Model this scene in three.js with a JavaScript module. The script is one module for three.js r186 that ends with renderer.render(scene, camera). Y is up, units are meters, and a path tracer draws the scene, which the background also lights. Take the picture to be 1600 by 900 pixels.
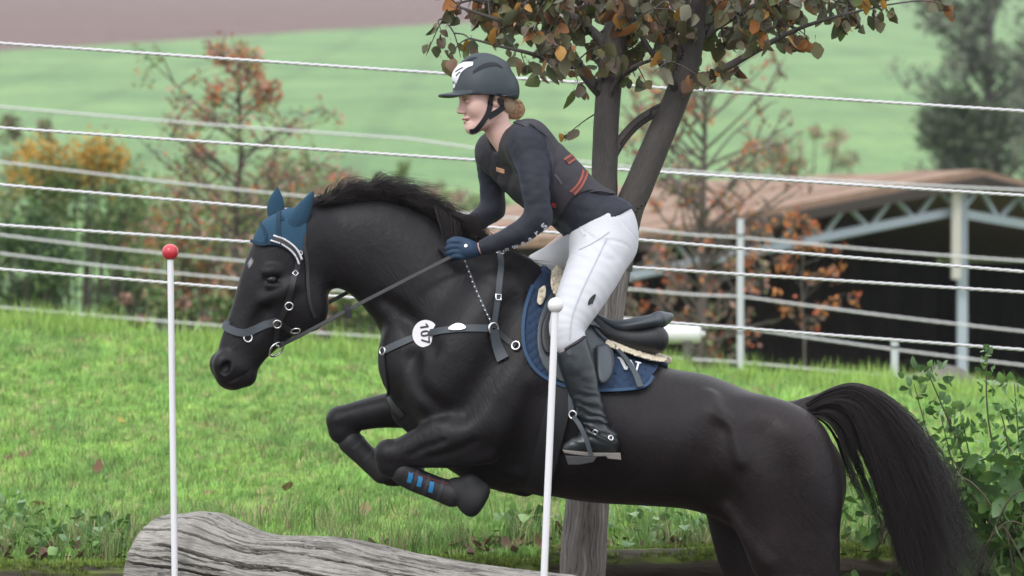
import * as THREE from 'three';
import { mergeGeometries, toCreasedNormals } from 'three/addons/utils/BufferGeometryUtils.js';
import { ImprovedNoise } from 'three/addons/math/ImprovedNoise.js';

// ---------------------------------------------------------------- camera, sky, sun, exposure
const FOCAL = 5880, DIST = 14, EYE = 1.67;          // lens length in photo pixels, metres to the horse, eye height
const scene = new THREE.Scene();
const camera = new THREE.PerspectiveCamera(2 * Math.atan(450 / FOCAL) * 180 / Math.PI, 16 / 9, 0.5, 2500);
camera.position.set(0, EYE, DIST); camera.lookAt(0, EYE, 0);
camera.focus = 14; camera.userData.fStop = 3.8;
const renderer = new THREE.WebGLRenderer({ antialias: true });
renderer.toneMapping = THREE.LinearToneMapping; renderer.toneMappingExposure = 1.42;
renderer.shadowMap.enabled = true; renderer.shadowMap.type = THREE.PCFSoftShadowMap;
{ // overcast sky: brighter overhead than at the horizon, faint cloud mottling
  const W = 256, H = 128, data = new Float32Array(W * H * 4), n = new ImprovedNoise();
  for (let j = 0; j < H; j++) for (let i = 0; i < W; i++) {
    const el = ((j + 0.5) / H - 0.5) * Math.PI, az = (i / W) * Math.PI * 2, s = Math.sin(el);
    const c = Math.cos(el), m = n.noise(Math.cos(az) * c * 2.2, s * 3.5, Math.sin(az) * c * 2.2 + 7.3);
    let L = el > 0 ? 0.82 * (1 + 0.75 * s) * (1 + 0.1 * m) : 0.4;
    const k = (j * W + i) * 4;
    data[k] = L * 0.955; data[k + 1] = L * 0.99; data[k + 2] = L * 1.055; data[k + 3] = 1;
  }
  const t = new THREE.DataTexture(data, W, H, THREE.RGBAFormat, THREE.FloatType);
  t.mapping = THREE.EquirectangularReflectionMapping; t.magFilter = t.minFilter = THREE.LinearFilter; t.needsUpdate = true;
  scene.background = t; scene.environment = t;
}
const sun = new THREE.DirectionalLight(new THREE.Color(1, 0.965, 0.91), 0.9);
sun.position.set(-9, 20, 19); sun.target.position.set(0, 0.8, 0); sun.castShadow = true; sun.shadow.radius = 26;
sun.shadow.mapSize.set(2048, 2048);
Object.assign(sun.shadow.camera, { left: -14, right: 14, top: 14, bottom: -14, near: 1, far: 90 });
scene.add(sun, sun.target);

scene.fog = new THREE.FogExp2(new THREE.Color(0.8, 0.84, 0.86), 0.0003);

// ---------------------------------------------------------------- helpers
const V = THREE.Vector3, v3 = (x, y, z) => new V(x, y, z);
const P = (px, py, z = 0) => { const s = (DIST - z) / FOCAL; return v3((px - 800) * s, EYE - (py - 450) * s, z); };
const PXM = FOCAL / DIST;                             // pixels per metre at the horse
let seed = 12345;
const rnd = () => { seed = (seed * 1664525 + 1013904223) >>> 0; return seed / 4294967296; };
const rr = (a, b) => a + (b - a) * rnd();
const reseed = s => { seed = s >>> 0; for (let i = 0; i < 4; i++) rnd(); };
const clamp = (x, a = 0, b = 1) => Math.min(b, Math.max(a, x));
const lerp = (a, b, t) => a + (b - a) * t;
const smooth = (a, b, x) => { const t = clamp((x - a) / (b - a)); return t * t * (3 - 2 * t); };
const noiser = new ImprovedNoise();
const nz = (x, y = 0, z = 0) => noiser.noise(x, y, z);
const fbm = (x, y, z = 0, o = 4) => { let s = 0, a = 1, t = 0; for (let i = 0; i < o; i++) { s += a * noiser.noise(x, y, z + i * 7.7); t += a; a *= 0.5; x *= 2.03; y *= 2.03; z *= 2.03; } return s / t; };
const taken = {};
const numbered = n => { const k = taken[n] = (taken[n] ?? -1) + 1; return k ? `${n}_${String(k).padStart(3, '0')}` : n; };
function tag(o, label, category, group, kind) {
  o.userData.label = label; if (category) o.userData.category = category;
  if (group) o.userData.group = group; if (kind) o.userData.kind = kind; return o;
}
function group(name, label, category, grp, pos) { const g = new THREE.Group(); g.name = numbered(name); if (pos) g.position.copy(pos); scene.add(g); return tag(g, label, category, grp); }
function add(name, geo, mat, parent) {
  const m = new THREE.Mesh(geo, mat); m.name = parent ? name : numbered(name); m.castShadow = m.receiveShadow = true;
  if (parent) { if (parent.isGroup && parent.position.lengthSq() && !geo.userData.local) geo.translate(-parent.position.x, -parent.position.y, -parent.position.z); parent.add(m); } else scene.add(m);
  return m;
}
function struct(name, geo, mat) { const m = add(name, geo, mat); m.userData.kind = 'structure'; return m; }
const lin = (r, g, b) => new THREE.Color().setRGB(r, g, b);
const std = (c, rough = 0.8, o = {}) => new THREE.MeshPhysicalMaterial({ color: Array.isArray(c) ? lin(...c) : new THREE.Color(c), roughness: rough, side: THREE.DoubleSide, ...o });
function tex(w, h, fn, srgb = true, rep = [1, 1]) {  // fn(u, v) -> [r, g, b] 0..1
  const d = new Uint8Array(w * h * 4);
  for (let j = 0; j < h; j++) for (let i = 0; i < w; i++) { const c = fn(i / w, j / h), k = (j * w + i) * 4; for (let q = 0; q < 3; q++) d[k + q] = clamp(Array.isArray(c) ? c[q] : c) * 255; d[k + 3] = 255; }
  const t = new THREE.DataTexture(d, w, h, THREE.RGBAFormat); t.wrapS = t.wrapT = THREE.RepeatWrapping; t.magFilter = THREE.LinearFilter; t.minFilter = THREE.LinearMipmapLinearFilter; t.generateMipmaps = true;
  if (srgb) t.colorSpace = THREE.SRGBColorSpace; t.repeat.set(...rep); t.needsUpdate = true; return t;
}
const tnoise = (u, v, f, o = 4, s = 0) => { // tileable-ish noise on a torus
  const a = u * Math.PI * 2, b = v * Math.PI * 2, r = f / 6.2832;
  return fbm(Math.cos(a) * r + s, Math.sin(a) * r + Math.cos(b) * r * 0.77 + 3.1, Math.sin(b) * r + s * 1.7, o);
};

// ---- signed distance modelling
const smin = (a, b, k) => { if (k <= 0) return Math.min(a, b); const h = Math.max(k - Math.abs(a - b), 0) / k; return Math.min(a, b) - h * h * k * 0.25; };
const smax = (a, b, k) => -smin(-a, -b, k);
function crSample(keys, sub) { // Catmull-Rom through arrays of numbers
  const out = [], n = keys.length;
  for (let i = 0; i < n - 1; i++) { const a = keys[Math.max(0, i - 1)], b = keys[i], c = keys[i + 1], d = keys[Math.min(n - 1, i + 2)];
    for (let s = 0; s < sub; s++) { const t = s / sub, t2 = t * t, t3 = t2 * t; out.push(b.map((_, q) => 0.5 * (2 * b[q] + (c[q] - a[q]) * t + (2 * a[q] - 5 * b[q] + 4 * c[q] - d[q]) * t2 + (3 * b[q] - a[q] - 3 * c[q] + d[q]) * t3))); } }
  out.push(keys[n - 1].slice()); return out;
}
function mkPrim(f, mn, mx, k, op = 0) { return { f, mn, mx, k, op }; }
// flat chain: elliptical sections; keys [topPx, topPy, botPx, botPy, halfWidth, z]
function profile(keys, k = 0.05, sub = 5, xf) {
  const ks = keys.map(([a, b, c, d, w, z = 0]) => { const p = P(a, b, z), q = P(c, d, z); return [(p.x + q.x) / 2, (p.y + q.y) / 2, z, p.distanceTo(q) / 2, w, p.x - q.x, p.y - q.y]; });
  return ellChain(ks, k, sub, xf);
}
function ellChain(ks, k, sub) {
  const s = crSample(ks, sub), n = s.length, mn = [9, 9, 9], mx = [-9, -9, -9];
  for (const q of s) { const R = Math.max(q[3], q[4]) * 1.05; for (let i = 0; i < 3; i++) { mn[i] = Math.min(mn[i], q[i] - R); mx[i] = Math.max(mx[i], q[i] + R); } }
  const L = s.map(q => Math.hypot(q[5], q[6]));
  const A = new Float64Array(n * 7); s.forEach((q, i) => { A.set([q[0], q[1], q[2], q[3], q[4], q[5] / L[i], q[6] / L[i]], i * 7); });
  const sd = new Float64Array(n), T = new Float64Array(n * 2);
  for (let i = 0; i < n; i++) { const o = i * 7, j = Math.min(n - 2, i) * 7, dx = A[j + 7] - A[j], dy = A[j + 8] - A[j + 1]; let tx = -A[o + 6], ty = A[o + 5]; if (tx * dx + ty * dy < 0) { tx = -tx; ty = -ty; } T[i * 2] = tx; T[i * 2 + 1] = ty; }
  const one = (x, y, z, i, t, e) => {
    const o = i * 7, p = Math.min(n - 1, i + 1) * 7, m = q => A[o + q] + (A[p + q] - A[o + q]) * t, a = m(3), b = m(4); let nx = m(5), ny = m(6); const nl = Math.hypot(nx, ny) || 1;
    const qx = x - m(0), qy = y - m(1), qz = z - m(2), u = (qx * nx + qy * ny) / nl, r = Math.min(a, b) * 0.8;
    const a2 = a * a, b2 = b * b, r2 = r * r, k0 = Math.sqrt(u * u / a2 + qz * qz / b2 + e * e / r2), k1 = Math.sqrt(u * u / (a2 * a2) + qz * qz / (b2 * b2) + e * e / (r2 * r2));
    return k1 > 1e-9 ? k0 * (k0 - 1) / k1 : -r;
  };
  const f = (x, y, z) => {
    let best = 1e9;
    for (let i = 0; i < n; i++) sd[i] = (x - A[i * 7]) * T[i * 2] + (y - A[i * 7 + 1]) * T[i * 2 + 1];
    if (sd[0] < 0) best = one(x, y, z, 0, 0, sd[0]);
    if (sd[n - 1] > 0) best = Math.min(best, one(x, y, z, n - 1, 0, sd[n - 1]));
    for (let i = 0; i < n - 1; i++) if (sd[i] >= 0 && sd[i + 1] <= 0) best = Math.min(best, one(x, y, z, i, sd[i] / (sd[i] - sd[i + 1] + 1e-12), 0));
    return best;
  };
  return mkPrim(f, mn, mx, k);
}
// round limb: list of [Vector3, radius]
function limb(pts, k = 0.03, sub = 4, op = 0) {
  const s = crSample(pts.map(([p, r]) => [p.x, p.y, p.z, r]), sub), n = s.length, mn = [99, 99, 99], mx = [-99, -99, -99], A = new Float64Array(n * 4);
  s.forEach((q, i) => { A.set(q, i * 4); for (let j = 0; j < 3; j++) { mn[j] = Math.min(mn[j], q[j] - q[3]); mx[j] = Math.max(mx[j], q[j] + q[3]); } });
  const f = (x, y, z) => {
    let best = 1e9;
    if (n === 1) return Math.hypot(x - A[0], y - A[1], z - A[2]) - A[3];
    for (let i = 0; i < n - 1; i++) {
      const o = i * 4, p = o + 4, ax = A[o], ay = A[o + 1], az = A[o + 2], dx = A[p] - ax, dy = A[p + 1] - ay, dz = A[p + 2] - az;
      let t = ((x - ax) * dx + (y - ay) * dy + (z - az) * dz) / (dx * dx + dy * dy + dz * dz + 1e-12); t = t < 0 ? 0 : t > 1 ? 1 : t;
      const d = Math.hypot(x - ax - dx * t, y - ay - dy * t, z - az - dz * t) - A[o + 3] - (A[p + 3] - A[o + 3]) * t; if (d < best) best = d;
    }
    return best;
  };
  return mkPrim(f, mn, mx, k, op);
}
function ell(c, r, k = 0.03, op = 0, rotZ = 0, rotY = 0) { // ellipsoid
  const R = Math.max(...r), cz = Math.cos(rotZ), sz = Math.sin(rotZ), cy = Math.cos(rotY), sy = Math.sin(rotY);
  const f = (x, y, z) => {
    x -= c.x; y -= c.y; z -= c.z; let t = x * cz + y * sz; y = -x * sz + y * cz; x = t; t = x * cy + z * sy; z = -x * sy + z * cy; x = t;
    const a = x / r[0], b = y / r[1], d = z / r[2], k0 = Math.sqrt(a * a + b * b + d * d), k1 = Math.sqrt(a * a / r[0] / r[0] + b * b / r[1] / r[1] + d * d / r[2] / r[2]);
    return k1 > 1e-9 ? k0 * (k0 - 1) / k1 : -Math.min(...r);
  };
  return mkPrim(f, [c.x - R, c.y - R, c.z - R], [c.x + R, c.y + R, c.z + R], k, op);
}
function field(prims) { // smooth union (op 0) and smooth subtraction (op 1), in order
  return (x, y, z) => {
    let d = 10;
    for (const p of prims) {
      const dx = Math.max(p.mn[0] - x, 0, x - p.mx[0]), dy = Math.max(p.mn[1] - y, 0, y - p.mx[1]), dz = Math.max(p.mn[2] - z, 0, z - p.mx[2]);
      const lb = Math.sqrt(dx * dx + dy * dy + dz * dz);
      if (p.op === 0) { if (lb > d + p.k) continue; d = smin(d, p.f(x, y, z), p.k); }
      else { if (lb > p.k - d) continue; d = smax(d, -p.f(x, y, z), p.k); }
    }
    return d;
  };
}
function primBox(prims, pad = 0.03) { const mn = [99, 99, 99], mx = [-99, -99, -99]; for (const p of prims) if (!p.op) for (let i = 0; i < 3; i++) { mn[i] = Math.min(mn[i], p.mn[i] - pad); mx[i] = Math.max(mx[i], p.mx[i] + pad); } return [mn, mx]; }
function grad(f, x, y, z, e = 0.002) { const gx = f(x + e, y, z) - f(x - e, y, z), gy = f(x, y + e, z) - f(x, y - e, z), gz = f(x, y, z + e) - f(x, y, z - e), l = Math.hypot(gx, gy, gz) || 1; return [gx / l, gy / l, gz / l, l / (2 * e)]; }
function meshField(f, mn, mx, h, o = {}) { // surface nets, sparse
  const N = [0, 1, 2].map(i => Math.ceil((mx[i] - mn[i]) / h) + 2), [nx, ny, nzz] = N, vals = new Float32Array(nx * ny * nzz).fill(1), B = 6, R = B * h * 0.87;
  const id = (i, j, k) => (k * ny + j) * nx + i;
  const live = [];
  for (let bk = 0; bk < nzz; bk += B) for (let bj = 0; bj < ny; bj += B) for (let bi = 0; bi < nx; bi += B) {
    const c = f(mn[0] + (bi + B / 2) * h, mn[1] + (bj + B / 2) * h, mn[2] + (bk + B / 2) * h), skip = Math.abs(c) > 1.7 * R + h;
    const ie = Math.min(nx, bi + B), je = Math.min(ny, bj + B), ke = Math.min(nzz, bk + B);
    if (!skip) live.push([bi, bj, bk]);
    for (let k = bk; k < ke; k++) for (let j = bj; j < je; j++) for (let i = bi; i < ie; i++) vals[id(i, j, k)] = skip ? c : f(mn[0] + i * h, mn[1] + j * h, mn[2] + k * h);
  }
  const vid = new Int32Array(nx * ny * nzz).fill(-1), pos = [], cells = [];
  for (const [bi, bj, bk] of live) for (let k = Math.max(0, bk - 1); k < Math.min(nzz - 1, bk + B); k++) for (let j = Math.max(0, bj - 1); j < Math.min(ny - 1, bj + B); j++) for (let i = Math.max(0, bi - 1); i < Math.min(nx - 1, bi + B); i++) {
    const ci = id(i, j, k); if (vid[ci] >= 0) continue;
    const g = [vals[ci], vals[ci + 1], vals[ci + nx], vals[ci + nx + 1], vals[ci + nx * ny], vals[ci + nx * ny + 1], vals[ci + nx * ny + nx], vals[ci + nx * ny + nx + 1]];
    let m = 0; for (let q = 0; q < 8; q++) if (g[q] < 0) m |= 1 << q; if (m === 0 || m === 255) continue;
    let sx = 0, sy = 0, sz = 0, c = 0;
    for (let a = 0; a < 8; a++) for (const bit of [1, 2, 4]) { const b = a | bit; if (b === a) continue; if ((g[a] < 0) === (g[b] < 0)) continue; const t = g[a] / (g[a] - g[b]); sx += (a & 1) + (bit === 1 ? t : 0); sy += ((a >> 1) & 1) + (bit === 2 ? t : 0); sz += ((a >> 2) & 1) + (bit === 4 ? t : 0); c++; }
    vid[ci] = pos.length / 3; pos.push(mn[0] + (i + sx / c) * h, mn[1] + (j + sy / c) * h, mn[2] + (k + sz / c) * h); cells.push([i, j, k]);
  }
  const idx = [], S = [1, nx, nx * ny];
  for (const [i, j, k] of cells) { const ci = id(i, j, k), ijk = [i, j, k];
    for (let a = 0; a < 3; a++) { const b = (a + 1) % 3, c = (a + 2) % 3; if (ijk[b] === 0 || ijk[c] === 0) continue;
      const v0 = vals[ci] < 0, v1 = vals[ci + S[a]] < 0; if (v0 === v1) continue;
      const q0 = vid[ci], q1 = vid[ci - S[b]], q2 = vid[ci - S[b] - S[c]], q3 = vid[ci - S[c]]; if (q0 < 0 || q1 < 0 || q2 < 0 || q3 < 0) continue;
      if (v0) idx.push(q0, q1, q2, q0, q2, q3); else idx.push(q0, q2, q1, q0, q3, q2); } }
  const nrm = new Float32Array(pos.length), e = o.eps ?? h * 0.5;
  for (let i = 0; i < pos.length; i += 3) {
    for (let q = 0; q < (o.refine ?? 1); q++) { const d = f(pos[i], pos[i + 1], pos[i + 2]), g = grad(f, pos[i], pos[i + 1], pos[i + 2], e), s = clamp(d / Math.max(g[3], 0.3), -h, h); pos[i] -= g[0] * s; pos[i + 1] -= g[1] * s; pos[i + 2] -= g[2] * s; }
    const g = grad(f, pos[i], pos[i + 1], pos[i + 2], e); nrm[i] = g[0]; nrm[i + 1] = g[1]; nrm[i + 2] = g[2];
  }
  const uv = new Float32Array(pos.length / 3 * 2); for (let i = 0; i < pos.length / 3; i++) { uv[i * 2] = pos[i * 3] + pos[i * 3 + 2] * 0.35; uv[i * 2 + 1] = pos[i * 3 + 1] + pos[i * 3 + 2] * 0.5; }
  const G = new THREE.BufferGeometry(); G.setAttribute('position', new THREE.Float32BufferAttribute(pos, 3)); G.setAttribute('normal', new THREE.BufferAttribute(nrm, 3)); G.setAttribute('uv', new THREE.BufferAttribute(uv, 2)); G.setIndex(idx);
  if (o.color) { const c = new Float32Array(pos.length); for (let i = 0; i < pos.length; i += 3) c.set(o.color(pos[i], pos[i + 1], pos[i + 2], nrm[i], nrm[i + 1], nrm[i + 2]), i); G.setAttribute('color', new THREE.BufferAttribute(c, 3)); }
  return G;
}
const poly2 = pts => (x, y) => { // 2-D polygon distance, points in metres
  let d = 1e9, s = 1; const n = pts.length;
  for (let i = 0, j = n - 1; i < n; j = i++) { const ex = pts[j][0] - pts[i][0], ey = pts[j][1] - pts[i][1], wx = x - pts[i][0], wy = y - pts[i][1], t = clamp((wx * ex + wy * ey) / (ex * ex + ey * ey)), bx = wx - ex * t, by = wy - ey * t; d = Math.min(d, bx * bx + by * by);
    const c1 = y >= pts[i][1], c2 = y < pts[j][1], c3 = ex * wy > ey * wx; if ((c1 && c2 && c3) || (!c1 && !c2 && !c3)) s = -s; }
  return s * Math.sqrt(d);
};
const pxPoly = (arr, z) => poly2(crSample([...arr, arr[0]], 4).slice(0, -1).map(([a, b]) => { const p = P(a, b, z); return [p.x, p.y]; }));
const pxPolySharp = (arr, z) => poly2(arr.map(([a, b]) => { const p = P(a, b, z); return [p.x, p.y]; }));
function polyBox(arr, z) { let mn = [99, 99], mx = [-99, -99]; for (const [a, b] of arr) { const p = P(a, b, z); mn = [Math.min(mn[0], p.x), Math.min(mn[1], p.y)]; mx = [Math.max(mx[0], p.x), Math.max(mx[1], p.y)]; } return [mn, mx]; }
// a thick sheet lying on a body surface, outlined by a polygon seen from the side
function sheet(f, arr, zRef, off, th, h, o = {}) {
  const pg = (o.sharp ? pxPolySharp : pxPoly)(arr, zRef), [a, b] = polyBox(arr, zRef), side = Math.sign(zRef) || 1;
  const g = (x, y, z) => { const d2 = pg(x, y); return smax(smax(Math.abs(f(x, y, z) - off) - th / 2, d2, o.round ?? 0.004), o.both ? -1 : 0.02 - z * side, 0.004); };
  return meshField(g, [a[0] - 0.03, a[1] - 0.03, side > 0 && !o.both ? 0 : -0.6], [b[0] + 0.03, b[1] + 0.03, side < 0 && !o.both ? 0 : 0.6], h, { refine: 1, ...o });
}
function rayZ(f, x, y, side = 1) { let z = 0.9 * side; for (let i = 0; i < 200; i++) { const d = f(x, y, z); if (d < 0.0004) return z; z -= side * Math.max(d * 0.75, 0.0006); if (z * side < -0.7) return null; } return z; }
function onSurf(f, px, py, side = 1, zg = 0.15) { // where the side-on line through a photo point meets the surface
  let z = zg * side, p; for (let q = 0; q < 3; q++) { p = P(px, py, z); const r = rayZ(f, p.x, p.y, side); if (r === null) break; z = r; }
  p = P(px, py, z);
  for (let q = 0; q < 6; q++) { const d = f(p.x, p.y, p.z), g = grad(f, p.x, p.y, p.z); p.x -= g[0] * d * 0.9; p.y -= g[1] * d * 0.9; p.z -= g[2] * d * 0.9; }
  const g = grad(f, p.x, p.y, p.z, 0.004); return [p, v3(g[0], g[1], g[2])];
}
function ribbonFrom(pts, nrms, w, th) { // box-section strip; w may be a function of 0..1
  const n = pts.length, pos = [], nor = [], idx = [], uv = []; let s = 0;
  const ring = [];
  for (let i = 0; i < n; i++) {
    const T = pts[Math.min(n - 1, i + 1)].clone().sub(pts[Math.max(0, i - 1)]).normalize(), N = nrms[i].clone().addScaledVector(T, -nrms[i].dot(T)).normalize(), S = T.clone().cross(N), ww = (typeof w === 'function' ? w(i / (n - 1)) : w) / 2;
    if (i) s += pts[i].distanceTo(pts[i - 1]);
    const b = pts[i]; ring.push({ c: [b.clone().addScaledVector(S, ww).addScaledVector(N, th), b.clone().addScaledVector(S, -ww).addScaledVector(N, th), b.clone().addScaledVector(S, -ww), b.clone().addScaledVector(S, ww)], N, S, s });
  }
  for (let f = 0; f < 4; f++) { const base = pos.length / 3;
    ring.forEach((r, i) => { const nn = f === 0 ? r.N : f === 1 ? r.S.clone().negate() : f === 2 ? r.N.clone().negate() : r.S; for (const q of [f, (f + 1) % 4]) { const c = r.c[q]; pos.push(c.x, c.y, c.z); nor.push(nn.x, nn.y, nn.z); uv.push(r.s, q); } if (i) { const o = base + i * 2; idx.push(o - 2, o - 1, o, o - 1, o + 1, o); } }); }
  for (const e of [0, n - 1]) { const base = pos.length / 3, T = pts[Math.min(n - 1, 1)].clone().sub(pts[0]).normalize().multiplyScalar(e ? 1 : -1); for (const c of ring[e].c) { pos.push(c.x, c.y, c.z); nor.push(T.x, T.y, T.z); uv.push(0, 0); } idx.push(base, base + 1, base + 2, base, base + 2, base + 3); }
  const G = new THREE.BufferGeometry(); G.setAttribute('position', new THREE.Float32BufferAttribute(pos, 3)); G.setAttribute('normal', new THREE.Float32BufferAttribute(nor, 3)); G.setAttribute('uv', new THREE.Float32BufferAttribute(uv, 2)); G.setIndex(idx); return fixWind(G);
}
function fixWind(G) { // turn triangles so that they face the way their normals point
  const p = G.attributes.position.array, n = G.attributes.normal.array, x = G.index.array;
  for (let i = 0; i < x.length; i += 3) { const a = x[i] * 3, b = x[i + 1] * 3, c = x[i + 2] * 3, ux = p[b] - p[a], uy = p[b + 1] - p[a + 1], uz = p[b + 2] - p[a + 2], vx = p[c] - p[a], vy = p[c + 1] - p[a + 1], vz = p[c + 2] - p[a + 2];
    if ((uy * vz - uz * vy) * (n[a] + n[b] + n[c]) + (uz * vx - ux * vz) * (n[a + 1] + n[b + 1] + n[c + 1]) + (ux * vy - uy * vx) * (n[a + 2] + n[b + 2] + n[c + 2]) < 0) { const t = x[i + 1]; x[i + 1] = x[i + 2]; x[i + 2] = t; } }
  return G;
}
function strap(f, path, w, th = 0.005, o = {}) { // a strap laid on a surface along photo points
  const keys = crSample(path, o.sub ?? 8), pts = [], nr = []; let zg = 0.15;
  for (const [a, b] of keys) { const [p, n] = onSurf(f, a, b, o.side ?? 1, zg); pts.push(p.addScaledVector(n, o.off ?? 0.0015)); nr.push(n); }
  for (let q = 0; q < 2; q++) for (let i = 1; i < nr.length - 1; i++) { nr[i].add(nr[i - 1]).add(nr[i + 1]).normalize(); pts[i].multiplyScalar(2).add(pts[i - 1]).add(pts[i + 1]).multiplyScalar(0.25); }
  return ribbonFrom(pts, nr, w, th);
}
function tube(pts, r, seg = 8, n = 0) { // r number or function of 0..1
  const keys = pts.map(p => [p.x, p.y, p.z]), s = n ? crSample(keys, n).map(q => v3(...q)) : pts, m = s.length, pos = [], nor = [], uv = [], idx = []; let N = null, len = 0;
  for (let i = 0; i < m; i++) {
    const T = s[Math.min(m - 1, i + 1)].clone().sub(s[Math.max(0, i - 1)]).normalize();
    if (!N) N = Math.abs(T.y) < 0.9 ? v3(0, 1, 0) : v3(1, 0, 0); N = N.clone().addScaledVector(T, -N.dot(T)).normalize(); const Bn = T.clone().cross(N), R = typeof r === 'function' ? r(i / (m - 1)) : r;
    if (i) len += s[i].distanceTo(s[i - 1]);
    for (let j = 0; j <= seg; j++) { const a = j / seg * Math.PI * 2, d = N.clone().multiplyScalar(Math.cos(a)).addScaledVector(Bn, Math.sin(a)); pos.push(s[i].x + d.x * R, s[i].y + d.y * R, s[i].z + d.z * R); nor.push(d.x, d.y, d.z); uv.push(j / seg, len); }
    if (i) for (let j = 0; j < seg; j++) { const a = (i - 1) * (seg + 1) + j, b = a + seg + 1; idx.push(a, a + 1, b, a + 1, b + 1, b); }
  }
  for (const e of [0, m - 1]) { const b = pos.length / 3, T = s[e].clone().sub(s[e ? e - 1 : 1]).normalize(); pos.push(s[e].x, s[e].y, s[e].z); nor.push(T.x, T.y, T.z); uv.push(0.5, 0); for (let j = 0; j <= seg; j++) { const k = (e * (seg + 1) + j) * 3; pos.push(pos[k], pos[k + 1], pos[k + 2]); nor.push(T.x, T.y, T.z); uv.push(0.5, 0); } for (let j = 0; j < seg; j++) e ? idx.push(b, b + 1 + j, b + 2 + j) : idx.push(b, b + 2 + j, b + 1 + j); }
  const G = new THREE.BufferGeometry(); G.setAttribute('position', new THREE.Float32BufferAttribute(pos, 3)); G.setAttribute('normal', new THREE.Float32BufferAttribute(nor, 3)); G.setAttribute('uv', new THREE.Float32BufferAttribute(uv, 2)); G.setIndex(idx); return fixWind(G);
}
const orient = (geo, pos, n, spin = 0) => { geo.rotateZ(spin); geo.applyQuaternion(new THREE.Quaternion().setFromUnitVectors(v3(0, 0, 1), n.clone().normalize())); geo.translate(pos.x, pos.y, pos.z); return geo; };
const geoFrom = (pos, idx, uv) => { const G = new THREE.BufferGeometry(); G.setAttribute('position', new THREE.Float32BufferAttribute(pos, 3)); if (uv) G.setAttribute('uv', new THREE.Float32BufferAttribute(uv, 2)); if (idx) G.setIndex(idx); G.computeVertexNormals(); return G; };
// hair: many thin three-sided strands in one geometry. strands: [{pts:[V], r}]
function hairGeo(strands) {
  const pos = [], nor = [], idx = [], col = [];
  for (const { pts, r } of strands) { const m = pts.length, base = pos.length / 3, tone = 0.55 + 1.1 * rnd() * rnd() + 0.3 * rnd(), warm = 0.25 * rnd(); let N = v3(0.3, 0.2, 1);
    for (let i = 0; i < m; i++) { const T = pts[Math.min(m - 1, i + 1)].clone().sub(pts[Math.max(0, i - 1)]).normalize(); N = N.clone().addScaledVector(T, -N.dot(T)).normalize(); const B = T.clone().cross(N), R = r * Math.min(1, 1.25 - i / (m - 1) * 1.1);
      for (let j = 0; j < 3; j++) { const a = j * 2.0944, d = N.clone().multiplyScalar(Math.cos(a)).addScaledVector(B, Math.sin(a)); pos.push(pts[i].x + d.x * R, pts[i].y + d.y * R, pts[i].z + d.z * R); nor.push(d.x, d.y, d.z); col.push(tone * (1 + warm), tone, tone * (1 - 0.5 * warm)); }
      if (i) for (let j = 0; j < 3; j++) { const a = base + (i - 1) * 3 + j, b = base + (i - 1) * 3 + (j + 1) % 3; idx.push(a, b, a + 3, b, b + 3, a + 3); } } }
  const G = new THREE.BufferGeometry(); G.setAttribute('position', new THREE.Float32BufferAttribute(pos, 3)); G.setAttribute('normal', new THREE.Float32BufferAttribute(nor, 3)); G.setAttribute('color', new THREE.Float32BufferAttribute(col, 3)); G.setIndex(idx); return fixWind(G);
}
// ---------------------------------------------------------------- the ground
const bankEdge = -1.26;                                  // where the grass bank starts, behind the timbers
const crestY = x => 1.215 - 0.072 * clamp(x, -14, 14);
function groundY(x, z) {
  if (z > bankEdge) { return lerp(0.33, 0, smooth(0.15, 0.95, x)) * smooth(3.5, 1.2, z) + 0.012 * fbm(x * 2, z * 2); }
  const t = (bankEdge - z) / 7.74, bump = 0.03 * fbm(x * 0.7, z * 0.7, 2, 3) * smooth(0, 0.15, t);
  if (t <= 1) return lerp(0.575 + 0.012 * clamp(x, -4, 4), crestY(x), Math.pow(t, 0.92)) + bump;
  const d = -9 - z;                                     // beyond the crest it falls to a shallow dip, then climbs the far hillside
  return Math.max(lerp(crestY(x), -0.35 - 0.02 * clamp(x, -30, 30), smooth(0, 9, d)), -99) + bump * smooth(14, 6, d);
}
const fieldY = d => EYE + 0.09 * (d - 71.7);             // the far hillside; d is the distance from the camera along the view
function farY(x, z) { const d = DIST - z, dip = groundY(x, Math.max(z, -30)); return lerp(dip, fieldY(d) - (d > 620 ? (d - 620) * 0.05 : 0), smooth(44, 104, d)) + 0.16 * fbm(x * 0.02, z * 0.02, 4, 2) * smooth(90, 140, d); }
function sheetGrid(xs, zs, yf, uvs = 1) {
  const pos = [], uv = [], idx = [], n = xs.length;
  zs.forEach((z, j) => xs.forEach((x, i) => { const X = typeof x === 'function' ? x(z) : x; pos.push(X, yf(X, z), z); uv.push(X * uvs, z * uvs); if (i && j) { const a = j * n + i; idx.push(a - n - 1, a - n, a - 1, a - n, a, a - 1); } }));
  const g = geoFrom(pos, idx, uv); const nn = g.attributes.normal.array; if (nn[1] < 0) { for (let i = 0; i < idx.length; i += 3) { const t = idx[i]; idx[i] = idx[i + 1]; idx[i + 1] = t; } g.setIndex(idx); g.computeVertexNormals(); } return g;
}
const range = (a, b, n) => Array.from({ length: n + 1 }, (_, i) => lerp(a, b, i / n));
const soilTex = tex(256, 256, (u, v) => { const a = 0.5 + 0.5 * tnoise(u, v, 30, 4), b = 0.5 + 0.5 * tnoise(u, v, 90, 2, 5); return [0.2 + 0.12 * a + 0.08 * b, 0.17 + 0.1 * a + 0.06 * b, 0.13 + 0.07 * a + 0.04 * b]; });
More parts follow.
